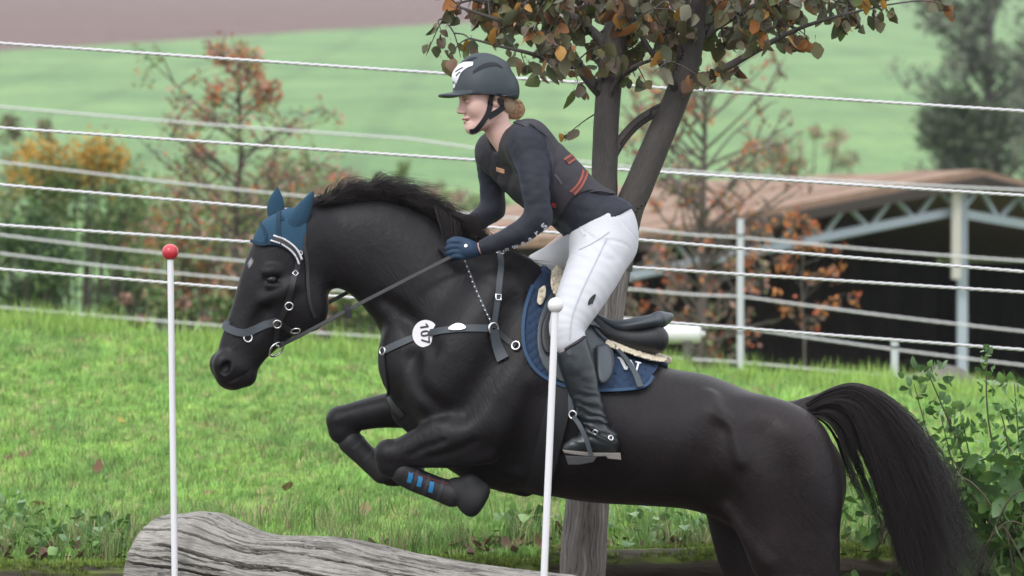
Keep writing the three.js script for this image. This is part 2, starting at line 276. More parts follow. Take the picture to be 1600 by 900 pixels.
const turfTex = tex(512, 512, (u, v) => { const a = 0.5 + 0.5 * tnoise(u, v, 16, 4), b = 0.5 + 0.5 * tnoise(u, v, 120, 2, 5); return [0.3 + 0.12 * a + 0.06 * b, 0.37 + 0.14 * a + 0.07 * b, 0.15 + 0.06 * a + 0.03 * b]; });
struct('take_off_ground', sheetGrid(range(-9, 9, 90), range(14.5, bankEdge, 80), groundY, 0.5), std([1, 1, 1], 0.95, { map: soilTex, bumpMap: soilTex, bumpScale: 0.02 }));
struct('grass_bank', sheetGrid(range(-16, 16, 160), [bankEdge + 0.004, ...range(bankEdge - 0.02, -30, 150)], groundY, 0.5), std([1, 1, 1], 0.95, { map: turfTex, bumpMap: turfTex, bumpScale: 0.02 }));
{ // far land: a valley strip, the pale green field and the ploughed field above it
  const fieldTex = tex(768, 768, (u, v) => { { const A0 = tnoise(u, v, 5, 5), B0 = tnoise(u, v, 40, 4, 5), C0 = tnoise(u, v, 160, 2, 9), w0 = 0.5 + 0.5 * Math.sin(u * 14 * Math.PI + 0.6 * A0), k = 1 + 0.22 * A0 + 0.2 * B0 + 0.16 * C0 - 0.05 * smooth(0.9, 1, w0); return [(0.42 + 0.05 * A0) * k, 0.54 * k, (0.34 - 0.04 * B0) * k]; } const a = 0.5 + 0.5 * tnoise(u, v, 10, 5), b = 0.5 + 0.5 * tnoise(u, v, 70, 3, 5), s = 0.5 + 0.5 * Math.sin(v * 40 * Math.PI + tnoise(u, v, 4, 2) * 3); return [0.36 + 0.1 * a + 0.07 * b + 0.012 * s, 0.455 + 0.1 * a + 0.07 * b + 0.014 * s, 0.285 + 0.09 * a + 0.06 * b]; });
  const plough = tex(768, 768, (u, v) => { { const A0 = tnoise(u, v, 5, 5), B0 = tnoise(u, v, 40, 4, 5), C0 = tnoise(u, v, 170, 2, 9), f0 = Math.sin(u * 60 * Math.PI + 2 * A0), k = 1 + 0.16 * A0 + 0.22 * B0 + 0.25 * C0 + 0.06 * f0; return [0.415 * k, 0.325 * k, 0.305 * k]; } const a = 0.5 + 0.5 * tnoise(u, v, 14, 4), b = 0.5 + 0.5 * tnoise(u, v, 80, 3, 5); return [0.31 + 0.09 * a + 0.08 * b, 0.24 + 0.08 * a + 0.07 * b, 0.228 + 0.075 * a + 0.07 * b]; });
  const edge = x => -(310 + (x + 6) * 3.2);
  const zs = [...range(-29.9, -140, 60), ...range(-145, -1600, 90)].map(z => z);
  const clampZ = (x, z) => Math.max(z, clamp(edge(x), -1600, -150) + DIST);
  const xs = range(-1, 1, 80), W = z => 60 + (DIST - z) * 0.6;
  // green: rows run from near to the slanting edge; brown: from the edge on
  const mk = (t0, t1, n, zf, yo) => { const pos = [], uv = [], idx = [], m = 81; for (let j = 0; j <= n; j++) for (let i = 0; i < m; i++) { const u = xs[i], x0 = u * 320 * Math.abs(u) ** 0.6, z = zf(x0, j / n); pos.push(x0, farY(x0, z) + yo, z); uv.push(x0 / 46, z / 46); if (i && j) { const a = j * m + i; idx.push(a - m - 1, a - 1, a - m, a - m, a - 1, a); } } const g = geoFrom(pos, idx, uv); if (g.attributes.normal.array[1] < 0) { for (let i = 0; i < idx.length; i += 3) { const t = idx[i]; idx[i] = idx[i + 1]; idx[i + 1] = t; } g.setIndex(idx); g.computeVertexNormals(); } return g; };
  const E = x => clamp(edge(x), -1500, -180);
  struct('green_field', mk(0, 1, 140, (x, t) => lerp(-29.98, E(x), Math.pow(t, 1.5)), 0), std([1, 1, 1], 1, { map: fieldTex }));
  struct('ploughed_field', mk(0, 1, 60, (x, t) => lerp(E(x), -1900, t), 0.01), std([1, 1, 1], 1, { map: plough, bumpMap: plough, bumpScale: 0.3 }));
}
// ---------------------------------------------------------------- grass blades on the bank
{
  reseed(2024);
  const tuft = (nb, hgt, spread, wd) => { const pos = [], idx = []; for (let b = 0; b < nb; b++) { const a = rr(0, 6.28), r = rr(0, spread), bx = Math.cos(a) * r, bz = Math.sin(a) * r, ln = hgt * rr(0.6, 1.15), lean = rr(0.1, 0.75), la = rr(0, 6.28), w = wd * rr(0.7, 1.2), wa = la + 1.57, o = pos.length / 3;
    for (const [t, ww] of [[0, 1], [0.5, 0.75], [1, 0]]) { const dx = Math.cos(la) * lean * ln * t * t, dz = Math.sin(la) * lean * ln * t * t, y = ln * t * (1 - 0.3 * lean * t); if (ww) for (const s of [-1, 1]) pos.push(bx + dx + Math.cos(wa) * w * ww * s, y, bz + dz + Math.sin(wa) * w * ww * s); else pos.push(bx + dx, y, bz + dz); }
    idx.push(o, o + 1, o + 2, o + 1, o + 3, o + 2, o + 2, o + 3, o + 4); } return geoFrom(pos, idx); };
  const gM = std([1, 1, 1], 0.6, { transmission: 0.25, thickness: 0, specularIntensity: 0.3 });
  const spots = [];
  for (let i = 0; i < 95000; i++) { const z = lerp(bankEdge - 0.02, -9.8, Math.pow(rnd(), 1.25)), x = rr(-1, 1) * (2.6 + (-z) * 0.16); spots.push([x, z]); }
  for (let i = 0; i < 26000; i++) { const z = rr(bankEdge - 0.02, -9.8), w = 2.6 - z * 0.16, x = (w + Math.pow(rnd(), 1.3) * 3.2) * (rnd() < 0.5 ? -1 : 1); spots.push([x, z]); }
  const put = (name, label, geo, list, sc, colf) => { const m = new THREE.InstancedMesh(geo, gM, list.length), M = new THREE.Matrix4(), q = new THREE.Quaternion(), c = new THREE.Color(); m.name = name; list.forEach(([x, z], i) => { const s = sc(x, z); q.setFromEuler(new THREE.Euler(rr(-0.15, 0.15), rr(0, 6.28), rr(-0.15, 0.15))); M.compose(v3(x, groundY(x, z) - 0.006, z), q, v3(s, s * rr(0.8, 1.25), s)); m.setMatrixAt(i, M); const k = colf(x, z); c.setRGB(...k); m.setColorAt(i, c); }); m.castShadow = m.receiveShadow = true; scene.add(m); tag(m, label, 'grass', null, 'stuff'); return m; };
  const col = (x, z) => { const a = fbm(x * 1.3, z * 0.9, 1, 3), b = nz(x * 5, z * 3.4, 8), dry = rnd() < 0.07 + 0.3 * Math.max(0, nz(x * 2.2 + 5, z * 1.6, 4)), v = rr(0.5, 1.5) * (1.04 + 0.36 * a + 0.22 * b); return dry ? [0.5 * v, 0.44 * v, 0.24 * v] : [0.325 * v * (1 + 0.15 * b), 0.51 * v, 0.155 * v * (1 - 0.2 * a)]; };
  const worn = (x, z) => fbm(x * 1.6 + 4, z * 1.1, 6, 3);
  put('lawn_grass', 'short green grass covering the whole bank', tuft(9, 0.04, 0.026, 0.0021), spots.filter(([x, z]) => rnd() > smooth(0.1, 0.34, worn(x, z)) * 0.75), (x, z) => rr(0.6, 1.3) * (1 + 0.4 * nz(x * 1.3, z * 1.3, 3) + 0.45 * nz(x * 4.5, z * 3.1, 6)) * (z < -7.5 ? 1.35 : 1), col);
  const edgeS = []; for (let i = 0; i < 1500; i++) { const z = bankEdge - 0.02 - Math.pow(rnd(), 1.6) * 0.9, x = rr(-4, 4); if (nz(x * 1.7, z * 2, 5) > -0.12) edgeS.push([x, z]); }
  put('edge_grass', 'longer tangled grass along the lower edge of the bank', tuft(12, 0.15, 0.05, 0.0022), edgeS, () => rr(0.6, 1.25), (x, z) => { const v = rr(0.6, 1.2), d = rnd() < 0.3; return d ? [0.48 * v, 0.42 * v, 0.25 * v] : [0.25 * v, 0.4 * v, 0.13 * v]; });
  const clump = []; for (let i = 0; i < 260; i++) { const z0 = lerp(-1.5, -8.8, Math.pow(rnd(), 1.2)), x0 = rr(-1, 1) * (2.6 - z0 * 0.16), n = 4 + Math.floor(rnd() * 10); for (let k = 0; k < n; k++) clump.push([x0 + rr(-0.09, 0.09), z0 + rr(-0.1, 0.1)]); }
  put('clump_grass', 'coarser grass clumps scattered over the bank', tuft(10, 0.085, 0.04, 0.0024), clump, () => rr(0.6, 1.15), (x, z) => { const v = rr(0.7, 1.3); return [0.26 * v, 0.44 * v, 0.12 * v]; });
  const crestS = []; for (let i = 0; i < 2600; i++) crestS.push([rr(-4.6, 4.6), rr(-8.2, -9.6)]);
  put('crest_grass', 'taller grass along the crest of the bank', tuft(8, 0.14, 0.05, 0.0026), crestS.filter(([x, z]) => nz(x * 1.2, z, 9) > -0.25), () => rr(0.5, 1.3), (x, z) => { const v = rr(0.8, 1.3); return [0.34 * v, 0.5 * v, 0.13 * v]; });
}
// ---------------------------------------------------------------- mossy retaining timbers
{
  reseed(31);
  const barkTex = tex(256, 256, (u, v) => { const s = 0.5 + 0.5 * tnoise(u * 0.4, v, 40, 4), t = 0.5 + 0.5 * tnoise(u, v, 60, 3, 3); return [0.2 + 0.12 * s, 0.17 + 0.1 * s * t, 0.13 + 0.08 * t]; });
  const moss = (n, x0, x1, y, r, seed2) => { const pos = [], idx = [], col = [], m = 44, N = 150; for (let i = 0; i <= N; i++) { const x = lerp(x0, x1, i / N); for (let j = 0; j <= m; j++) { const a = j / m * Math.PI * 2, R = r * (1 + 0.16 * fbm(x * 3, Math.cos(a) + seed2, Math.sin(a), 3)) + 0.012 * fbm(x * 22, Math.cos(a) * 5, Math.sin(a) * 5 + seed2, 3); pos.push(x, y + 0.01 * Math.sin(x * 2 + seed2) + Math.sin(a) * R, bankEdge + 0.1 + Math.cos(a) * R); const g = smooth(0.2, 0.55, Math.sin(a) * 0.75 + 0.5 * fbm(x * 6, a * 2, seed2, 3) + 0.1), k = 0.8 + 0.5 * nz(x * 60, a * 20, 1); const g2 = g * smooth(-0.25, 0.15, fbm(x * 3 + seed2, a * 1.5, 2, 3)); col.push(lerp(0.075, 0.14, g2) * k, lerp(0.06, 0.19, g2) * k, lerp(0.047, 0.035, g2) * k); } } for (let i = 0; i < N; i++) for (let j = 0; j < m; j++) { const a = i * (m + 1) + j; idx.push(a, a + 1, a + m + 1, a + 1, a + m + 2, a + m + 1); } const g = geoFrom(pos, idx, pos.flatMap((_, i) => i % 3 ? [] : [pos[i], pos[i + 1] * 2])); g.setAttribute('color', new THREE.Float32BufferAttribute(col, 3)); return g; };
  const M = std([1, 1, 1], 0.95, { vertexColors: true, bumpMap: barkTex, bumpScale: 0.01 });
  tag(add('retaining_timber', moss(1, -6, 0.12, 0.5, 0.07, 2), M), 'moss covered timber edging the bank at the bottom left', 'timber', 'timbers holding the bank');
  tag(add('retaining_timber', moss(1, 0.15, 6, 0.55, 0.072, 5), M), 'moss covered timber edging the bank right of the tree trunk', 'timber', 'timbers holding the bank');
  tag(add('retaining_timber', moss(1, -6, 0.5, 0.36, 0.075, 8), M), 'lower timber under the left mossy one', 'timber', 'timbers holding the bank');
  tag(add('retaining_timber', moss(1, 0.5, 6, 0.4, 0.078, 11), M), 'lower timber under the right mossy one', 'timber', 'timbers holding the bank');
  tag(add('retaining_timber', moss(1, 0.3, 6, 0.24, 0.085, 14), M), 'lowest timber of the right hand bank edge', 'timber', 'timbers holding the bank');
  { const tg = (() => { const pos = [], idx = []; for (let b = 0; b < 7; b++) { const a = rr(0, 6.28), l = rr(0.008, 0.018), r = rr(0, 0.01), o = pos.length / 3, dx = Math.cos(a), dz = Math.sin(a); pos.push(dx * r - dz * 0.0018, 0, dz * r + dx * 0.0018, dx * r + dz * 0.0018, 0, dz * r - dx * 0.0018, dx * (r + l * 0.5), l, dz * (r + l * 0.5)); idx.push(o, o + 1, o + 2); } return geoFrom(pos, idx); })(), L = [];
    for (let i = 0; i < 9000; i++) { const x = rr(-3.2, 3.2), left = x < 0.135, a = rr(0.35, 2.4), y = left ? 0.5 : 0.55, r = left ? 0.07 : 0.072; if (fbm(x * 3, a * 1.2, 5, 3) < -0.08) continue; L.push([x, y + 0.01 * Math.sin(x * 2 + (left ? 2 : 5)) + Math.sin(a) * r, bankEdge + 0.1 + Math.cos(a) * r]); }
    const im = new THREE.InstancedMesh(tg, std([1, 1, 1], 0.9), L.length), Mx = new THREE.Matrix4(), c = new THREE.Color(); L.forEach((p, i) => { Mx.compose(v3(...p), new THREE.Quaternion().setFromEuler(new THREE.Euler(rr(-0.5, 0.9), rr(0, 6.28), rr(-0.5, 0.5))), v3(1, 1, 1).multiplyScalar(rr(0.6, 1.5))); im.setMatrixAt(i, Mx); const k = rr(0.5, 1.3); c.setRGB(0.2 * k, 0.28 * k, 0.05 * k); im.setColorAt(i, c); }); im.name = 'moss'; scene.add(im); tag(im, 'bright green moss tufts on top of the retaining timbers', 'moss', null, 'stuff'); }
  tag(add('retaining_timber', moss(1, 0.6, 6, 0.08, 0.085, 17), M), 'timber lying in the soil at the foot of the right bank', 'timber', 'timbers holding the bank');
}
// ---------------------------------------------------------------- the open barn
{
  const z0 = DIST - 45, ap = P(1510, 272, z0), R = v3(-0.55, 0, -0.835).normalize(), Gd = v3(-R.z, 0, R.x).normalize(), LEN = 7.2; // Gd runs right along the gable
  const gp = (px, py, out = 0) => { const k = (px - 800) / FOCAL, s = (k * 45 - ap.x) / (Gd.x + k * Gd.z), p = ap.clone().addScaledVector(Gd, s).addScaledVector(R, -out), d = DIST - p.z; p.y = EYE + (450 - py) / FOCAL * d; return p; };
  const b = group('open_barn', 'low open barn with tan roof and pale steel trusses behind the fence', 'barn', null, v3(ap.x, -0.6, ap.z));
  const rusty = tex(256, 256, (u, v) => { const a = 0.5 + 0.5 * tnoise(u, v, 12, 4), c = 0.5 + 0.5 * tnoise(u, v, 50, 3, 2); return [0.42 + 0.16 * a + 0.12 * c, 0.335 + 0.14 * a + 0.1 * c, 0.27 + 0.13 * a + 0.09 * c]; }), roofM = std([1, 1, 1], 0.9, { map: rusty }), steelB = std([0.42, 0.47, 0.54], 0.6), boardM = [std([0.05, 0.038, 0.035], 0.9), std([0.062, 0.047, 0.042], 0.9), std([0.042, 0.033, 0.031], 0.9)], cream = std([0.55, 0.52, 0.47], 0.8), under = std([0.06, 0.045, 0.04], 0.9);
  const bar = (a, c, w, h, m, name) => { const d = c.clone().sub(a), L = d.length(), g = new THREE.BoxGeometry(w, h, L); g.applyQuaternion(new THREE.Quaternion().setFromUnitVectors(v3(0, 0, 1), d.normalize())); g.translate((a.x + c.x) / 2, (a.y + c.y) / 2, (a.z + c.z) / 2); return add(name, g, m, b); };
  const eaveL = gp(975, 372), eaveR = ap.clone().addScaledVector(Gd, 5.2); eaveR.y = ap.y - 0.9;
  const slope = (e, n) => { for (let i = 0; i < n; i++) { const t0 = i / n, t1 = (i + 0.985) / n, o = (t, up, w) => ap.clone().addScaledVector(R, LEN * t - 0.25).lerp(e.clone().addScaledVector(R, LEN * t - 0.25), w).add(v3(0, up, 0)); const c = [o(t0, 0.05 + 0.012 * (i % 2), 0), o(t1, 0.05 + 0.012 * (i % 2), 0), o(t0, 0.05 + 0.012 * (i % 2), 1.05), o(t1, 0.05 + 0.012 * (i % 2), 1.05), o(t0, -0.05, 0), o(t1, -0.05, 0), o(t0, -0.05, 1.05), o(t1, -0.05, 1.05)], pos = c.flatMap(p => [p.x, p.y, p.z]); const g = geoFrom(pos, [0, 2, 1, 1, 2, 3, 4, 5, 6, 5, 7, 6, 0, 1, 4, 1, 5, 4, 2, 6, 3, 3, 6, 7, 0, 4, 2, 2, 4, 6, 1, 3, 5, 3, 7, 5], c.flatMap(p => [p.x * 0.6, p.z * 0.6 + p.y])).toNonIndexed(); g.computeVertexNormals(); add('roof_panel', g, roofM, b); } };
  slope(eaveL, 9); slope(eaveR, 9);
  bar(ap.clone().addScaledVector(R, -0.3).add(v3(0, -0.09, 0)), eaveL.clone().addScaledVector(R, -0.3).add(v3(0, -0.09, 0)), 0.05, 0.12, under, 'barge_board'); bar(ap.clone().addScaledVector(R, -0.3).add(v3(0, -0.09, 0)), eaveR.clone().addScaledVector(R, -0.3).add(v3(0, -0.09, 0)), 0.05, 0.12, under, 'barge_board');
  // trusses: bottom chords and zigzag webs
  const low = px => px < 1490 ? lerp(440, 331, (px - 940) / 550) : lerp(331, 372, (px - 1490) / 240), top = px => px < 1510 ? lerp(378, 288, (px - 975) / 535) : lerp(288, 345, (px - 1510) / 250);
  bar(gp(940, 440), gp(1490, 331), 0.09, 0.1, steelB, 'truss_chord'); bar(gp(1490, 331), gp(1730, 372), 0.09, 0.1, steelB, 'truss_chord');
  const web = [1010, 1045, 1080, 1112, 1145, 1180, 1215, 1250, 1285, 1322, 1358, 1395, 1430, 1465, 1500, 1530, 1560, 1592, 1625, 1660]; for (let i = 0; i < web.length - 1; i++) { const a = web[i], c = web[i + 1]; bar(gp(a, i % 2 ? top(a) : low(a)), gp(c, i % 2 ? low(c) : top(c)), 0.045, 0.045, steelB, 'truss_web'); }
  const ground = p => v3(p.x, -0.7, p.z);
  for (const [px, py, w, m, out] of [[1481, 296, 0.11, cream, 0.15], [1503, 292, 0.12, steelB, 0]]) { const t = gp(px, py, out), f = gp(px, px === 1481 ? 436 : 560, out); bar(t, px === 1481 ? f : ground(t), w, w, m, 'post'); }
  bar(gp(947, 430), ground(gp(947, 430)), 0.12, 0.12, steelB, 'post');
  for (const [px, k] of [[1385, 0.55], [1150, 0.5], [1270, 0.8]]) { const t = gp(px, 345).addScaledVector(R, LEN * k); bar(t, ground(t), 0.12, 0.12, std([0.075, 0.06, 0.052], 0.9), 'post'); }
  // board walls at the back and sides
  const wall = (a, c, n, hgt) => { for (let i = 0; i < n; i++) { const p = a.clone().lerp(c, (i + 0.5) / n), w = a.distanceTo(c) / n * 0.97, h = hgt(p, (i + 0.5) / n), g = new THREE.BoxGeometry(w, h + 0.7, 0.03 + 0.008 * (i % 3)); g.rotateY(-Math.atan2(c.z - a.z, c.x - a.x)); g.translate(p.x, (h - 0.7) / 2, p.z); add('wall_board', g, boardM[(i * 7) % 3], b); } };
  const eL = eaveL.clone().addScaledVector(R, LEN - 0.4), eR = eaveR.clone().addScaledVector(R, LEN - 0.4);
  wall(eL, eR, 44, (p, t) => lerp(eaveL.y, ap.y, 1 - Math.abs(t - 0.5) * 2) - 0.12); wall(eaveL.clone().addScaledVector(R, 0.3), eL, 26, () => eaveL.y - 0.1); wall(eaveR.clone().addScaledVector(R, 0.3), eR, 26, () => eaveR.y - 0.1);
  const fl = geoFrom([eaveL, eaveR, eL, eR].flatMap(p => [p.x, -0.28, p.z]), [0, 1, 2, 1, 3, 2]); add('floor', fl, std([0.05, 0.042, 0.038], 1), b);
  // a pale crate standing inside and a white tank in front
  const cr = gp(1450, 530).addScaledVector(R, 1.0), cg = new THREE.BoxGeometry(0.5, 0.62, 0.5, 1, 1, 1); 
  const crate = group('wooden_crate', 'reddish wooden crate standing inside the barn beside its post', 'crate', null, v3(cr.x, -0.28, cr.z));
  for (let i = 0; i < 5; i++) { const g = new THREE.BoxGeometry(0.42, 0.11, 0.42); g.translate(cr.x, -0.28 + 0.06 + i * 0.125, cr.z); add('slat', g, std([0.2, 0.12, 0.1], 0.9), crate); }
}
{ // white tank lying behind the crest
  const z = -12, a = P(1020, 522, z), c = P(1094, 524, z), t = group('white_tank', 'white plastic tank lying behind the saddle near the barn', 'tank', null, v3(a.x, a.y - 0.1, z));
  const prof = [[0, 0], [0.06, 0.004], [0.078, 0.03], [0.08, 0.3], [0.076, 0.32], [0.08, 0.34], [0.08, 0.5], [0.062, 0.53], [0.02, 0.54], [0.02, 0.565], [0, 0.565]].map(q => new THREE.Vector2(q[0] + 1e-4, q[1])), g = new THREE.LatheGeometry(prof, 28); g.rotateZ(-Math.PI / 2); g.scale(1, 0.85, 1); g.translate(c.x - 0.53, a.y, z); add('barrel', g, std([0.75, 0.75, 0.75], 0.5), t);
  for (const x of [0.1, 0.44]) { const s = new THREE.BoxGeometry(0.06, 0.9, 0.14); s.translate(c.x - 0.53 + x, a.y - 0.5, z); add('stand', s, std([0.1, 0.09, 0.08], 0.9), t); }
}
{ // heap of grey gravel at the right
  const z = -12.5, pos = [], idx = [], n = 40; const c = P(1470, 552, z); for (let j = 0; j <= n; j++) for (let i = 0; i <= n; i++) { const u = i / n * 2 - 1, v = j / n * 2 - 1, r = Math.hypot(u, v), x = c.x + u * 0.75, zz = z + v * 0.7; pos.push(x, c.y - 0.78 + 0.7 * Math.max(0, 1 - r * r) ** 1.4 + 0.09 * fbm(x * 6, zz * 6, 2, 3) - 0.25 * u * Math.max(0, u), zz); if (i && j) { const a = j * (n + 1) + i; idx.push(a - n - 2, a - 1, a - n - 1, a - n - 1, a - 1, a); } }
  tag(add('gravel_heap', geoFrom(pos, idx), std([0.15, 0.13, 0.125], 1)), 'grey heap of earth behind the grass crest at the right', 'heap');
}
// ---------------------------------------------------------------- shrubs and trees beyond the bank
function leafCloud(list, sz) { // small folded leaves; list: [x, y, z, [r,g,b]]
  const pos = [], col = [], idx = []; for (const [x, y, z, c] of list) { const u = v3(rr(-1, 1), rr(-1, 1), rr(-1, 1)).normalize(), w = v3(rr(-1, 1), rr(-1, 1), rr(-1, 1)).cross(u).normalize(), s = sz * rr(0.6, 1.3), k = rr(0.75, 1.25), o = pos.length / 3, nrm = u.clone().cross(w).multiplyScalar(0.15 * s); for (const [a, b, d] of [[-1, 0, 0], [0, 0.5, 1], [1, 0, 0], [0, -0.5, 1]]) { pos.push(x + u.x * a * s + w.x * b * s + nrm.x * d, y + u.y * a * s + w.y * b * s + nrm.y * d, z + u.z * a * s + w.z * b * s + nrm.z * d); col.push(c[0] * k, c[1] * k, c[2] * k); } idx.push(o, o + 1, o + 3, o + 1, o + 2, o + 3); }
  const g = geoFrom(pos, idx); g.setAttribute('color', new THREE.Float32BufferAttribute(col, 3)); return g;
}
const cloudM = std([1, 1, 1], 0.75, { vertexColors: true, transmission: 0.25, thickness: 0, specularIntensity: 0.3 });
function slimTree(name, label, px, d, baseY, topPy, halfPx, o) {
  reseed(o.seed); const z = DIST - d, s = d / FOCAL, top = EYE + (450 - topPy) * s, base = v3((px - 800) * s, baseY, z), H = top - baseY, W = halfPx * s, g = group(name, label, 'tree', o.group, base), bark = std(o.bark ?? [0.09, 0.075, 0.065], 0.9);
  const tr = []; for (let i = 0; i <= 8; i++) { const t = i / 8; tr.push(base.clone().add(v3((o.lean ?? 0) * t * t + 0.06 * H * 0.3 * nz(t * 3, o.seed), H * t * 0.93, 0.1 * nz(t * 2, 9, o.seed)))); }
  add('trunk', tube(tr, t => o.r * (1 - 0.85 * t), 10, 3), bark, g);
  const tw = [], tips = []; for (let i = 0; i < o.branches; i++) { const t = lerp(o.from ?? 0.25, 0.97, Math.pow((i + rnd()) / o.branches, 0.9)), k = t * 8, a = tr[Math.min(7, Math.floor(k))].clone().lerp(tr[Math.min(8, Math.floor(k) + 1)], k % 1), az = rr(0, 6.28), L = W * (o.shape ? o.shape(t) : Math.sin(Math.PI * clamp(t * 0.85 + 0.08))) * rr(0.6, 1.15), dir = v3(Math.cos(az), rr(0.35, 1.0), Math.sin(az) * 0.8), p1 = a.clone().addScaledVector(dir, L * 0.5), p2 = a.clone().addScaledVector(dir, L).add(v3(rr(-0.1, 0.1), rr(-0.12, 0.1) * L, 0)); tw.push(tube([a, p1, p2], q => o.r * 0.36 * (1 - 0.8 * q) * (1 - 0.5 * t), 6, 3)); tips.push([p1, p2, t]);
    for (let j = 0; j < 4; j++) { const u = rr(0.3, 1), m = a.clone().lerp(p2, u), e = m.clone().add(v3(rr(-1, 1) * L * 0.35, rr(-0.15, 0.4) * L, rr(-1, 1) * L * 0.3)); tw.push(tube([m, m.clone().lerp(e, 0.5).add(v3(0, 0.03, 0)), e], q => o.r * 0.16 * (1 - 0.7 * q), 5, 2)); tips.push([m, e, t]); } }
  add('branches', mergeGeometries(tw), bark, g).userData.kind = 'stuff';
  const list = []; for (let i = 0; i < o.clumps; i++) { const [a, c, t] = tips[Math.floor(rnd() * tips.length)], m = a.clone().lerp(c, rr(0.4, 1.05)), col = o.color(t, m), n = 3 + Math.floor(rnd() * o.per); for (let j = 0; j < n; j++) list.push([m.x + rr(-1, 1) * o.cl, m.y + rr(-1, 1) * o.cl, m.z + rr(-1, 1) * o.cl, col()]); }
  add('crown', leafCloud(list, o.leaf), cloudM, g).userData.kind = 'stuff'; return g;
}
const mix = (...cs) => () => cs[Math.floor(rnd() * cs.length)];
const RED = [0.55, 0.15, 0.08], ORG = [0.58, 0.24, 0.08], PNK = [0.46, 0.27, 0.22], OLV = [0.26, 0.29, 0.13], GRN = [0.16, 0.26, 0.09], BRN = [0.25, 0.18, 0.14], YEL = [0.62, 0.38, 0.08];
slimTree('rowan_tree', 'thin rowan with sparse red and orange leaves left of the horse\'s head', 372, 36, -0.35, 22, 150, { seed: 8, r: 0.06, branches: 56, from: 0.16, clumps: 700, per: 6, cl: 0.09, leaf: 0.034, group: 'rowans behind the bank', shape: t => t > 0.8 ? 0.55 : 1.05, color: t => rnd() < (t > 0.8 ? 0.7 : 0.3) ? mix(RED, ORG, PNK, PNK) : rnd() < 0.55 ? mix(OLV, GRN, [0.3, 0.34, 0.17]) : mix(PNK, BRN, [0.5, 0.36, 0.3]) });
slimTree('rowan_tree', 'bare branched rowan with few orange leaves in front of the barn', 1098, 36, -0.35, 66, 165, { seed: 19, r: 0.075, branches: 64, from: 0.26, clumps: 460, per: 5, cl: 0.07, leaf: 0.034, group: 'rowans behind the bank', shape: t => 0.95, bark: [0.12, 0.1, 0.085], color: t => rnd() < 0.5 ? mix(ORG, RED, PNK) : mix(BRN, OLV, PNK) });
slimTree('rowan_tree', 'young rowan with orange leaf sprays low before the barn opening', 1255, 33, -0.35, 300, 105, { seed: 27, r: 0.022, branches: 12, from: 0.55, clumps: 75, per: 6, cl: 0.06, leaf: 0.032, group: 'rowans behind the bank', color: t => mix(ORG, RED, ORG, BRN) });
slimTree('hedge_sapling', 'slender sapling standing at the foot of the green field', 628, 74, 0.6, 232, 26, { seed: 41, r: 0.035, branches: 22, clumps: 160, per: 6, cl: 0.1, leaf: 0.055, group: 'saplings below the field', color: t => mix(GRN, OLV) });
slimTree('hedge_sapling', 'second slender sapling at the foot of the field nearer the rider', 694, 74, 0.6, 262, 24, { seed: 43, r: 0.03, branches: 18, clumps: 120, per: 6, cl: 0.1, leaf: 0.055, group: 'saplings below the field', color: t => mix(GRN, OLV, BRN) });
slimTree('hedge_sapling', 'narrow dark sapling rising above the yellow bush at the far left', 20, 60, 0.0, 138, 30, { seed: 45, r: 0.04, branches: 24, clumps: 170, per: 6, cl: 0.1, leaf: 0.05, group: 'saplings below the field', color: t => mix(OLV, BRN, [0.12, 0.13, 0.06]) });
slimTree('hedge_sapling', 'narrow dark sapling above the yellow bush, right of the leftmost one', 78, 60, 0.0, 146, 24, { seed: 47, r: 0.04, branches: 22, clumps: 150, per: 6, cl: 0.1, leaf: 0.05, group: 'saplings below the field', color: t => mix(OLV, BRN, [0.12, 0.13, 0.06]) });
function bush(name, label, px, d, py, rxPx, ryPx, o) { // a rounded uneven shrub: stems and a leafy crown
  reseed(o.seed); const s = d / FOCAL, z = DIST - d, c = v3((px - 800) * s, EYE + (450 - py) * s, z), rx = rxPx * s, ry = ryPx * s, by = o.base ?? c.y - ry, g = group(name, label, 'bush', o.group, v3(c.x, by, z)), list = [], tw = [];
  const lobes = []; for (let i = 0; i < o.lobes; i++) { const a = rr(0, 6.28), r = Math.sqrt(rnd()); lobes.push([c.x + Math.cos(a) * r * rx * 0.8, c.y + Math.sin(a) * r * ry * 0.8, z + rr(-1, 1) * rx * 0.4, rr(0.22, 0.42) * Math.min(rx, ry)]); }
  for (const [x, y, zz, r] of lobes) { const hue = o.color(clamp((y - c.y + ry) / (2 * ry)), x); for (let k = 0; k < o.n / o.lobes; k++) { const v = v3(rr(-1, 1), rr(-1, 1), rr(-1, 1)).normalize().multiplyScalar(r * Math.pow(rnd(), 0.45) * rr(0.8, 1.25)); list.push([x + v.x * 1.2, y + v.y, zz + v.z, hue()]); } const f = v3(c.x + (x - c.x) * 0.2, by, z), m = f.clone().lerp(v3(x, y, zz), 0.55).add(v3(0, 0.1 * ry, 0)); tw.push(tube([f, m, v3(x, y, zz)], q => 0.02 * (1 - 0.7 * q) * (d / 40), 6, 3)); }
  add('stems', mergeGeometries(tw), std([0.07, 0.058, 0.05], 0.9), g).userData.kind = 'stuff'; add('crown', leafCloud(list, o.leaf), cloudM, g).userData.kind = 'stuff'; return g;
}
const hg = 'shrubs beyond the bank';
bush('yellow_bush', 'bush with golden yellow top leaves at the far left', 118, 42, 330, 120, 150, { seed: 3, lobes: 34, n: 5200, leaf: 0.04, base: -0.35, group: hg, color: (t, x) => t > 0.66 ? mix(YEL, YEL, [0.5, 0.26, 0.05], OLV) : mix(OLV, GRN, GRN, [0.09, 0.15, 0.06]) });
bush('green_bush', 'dark green bush at the left edge under the yellow one', 30, 39, 420, 110, 95, { seed: 5, lobes: 26, n: 3600, leaf: 0.042, base: -0.35, group: hg, color: () => mix(GRN, [0.1, 0.16, 0.07], [0.08, 0.13, 0.075]) });
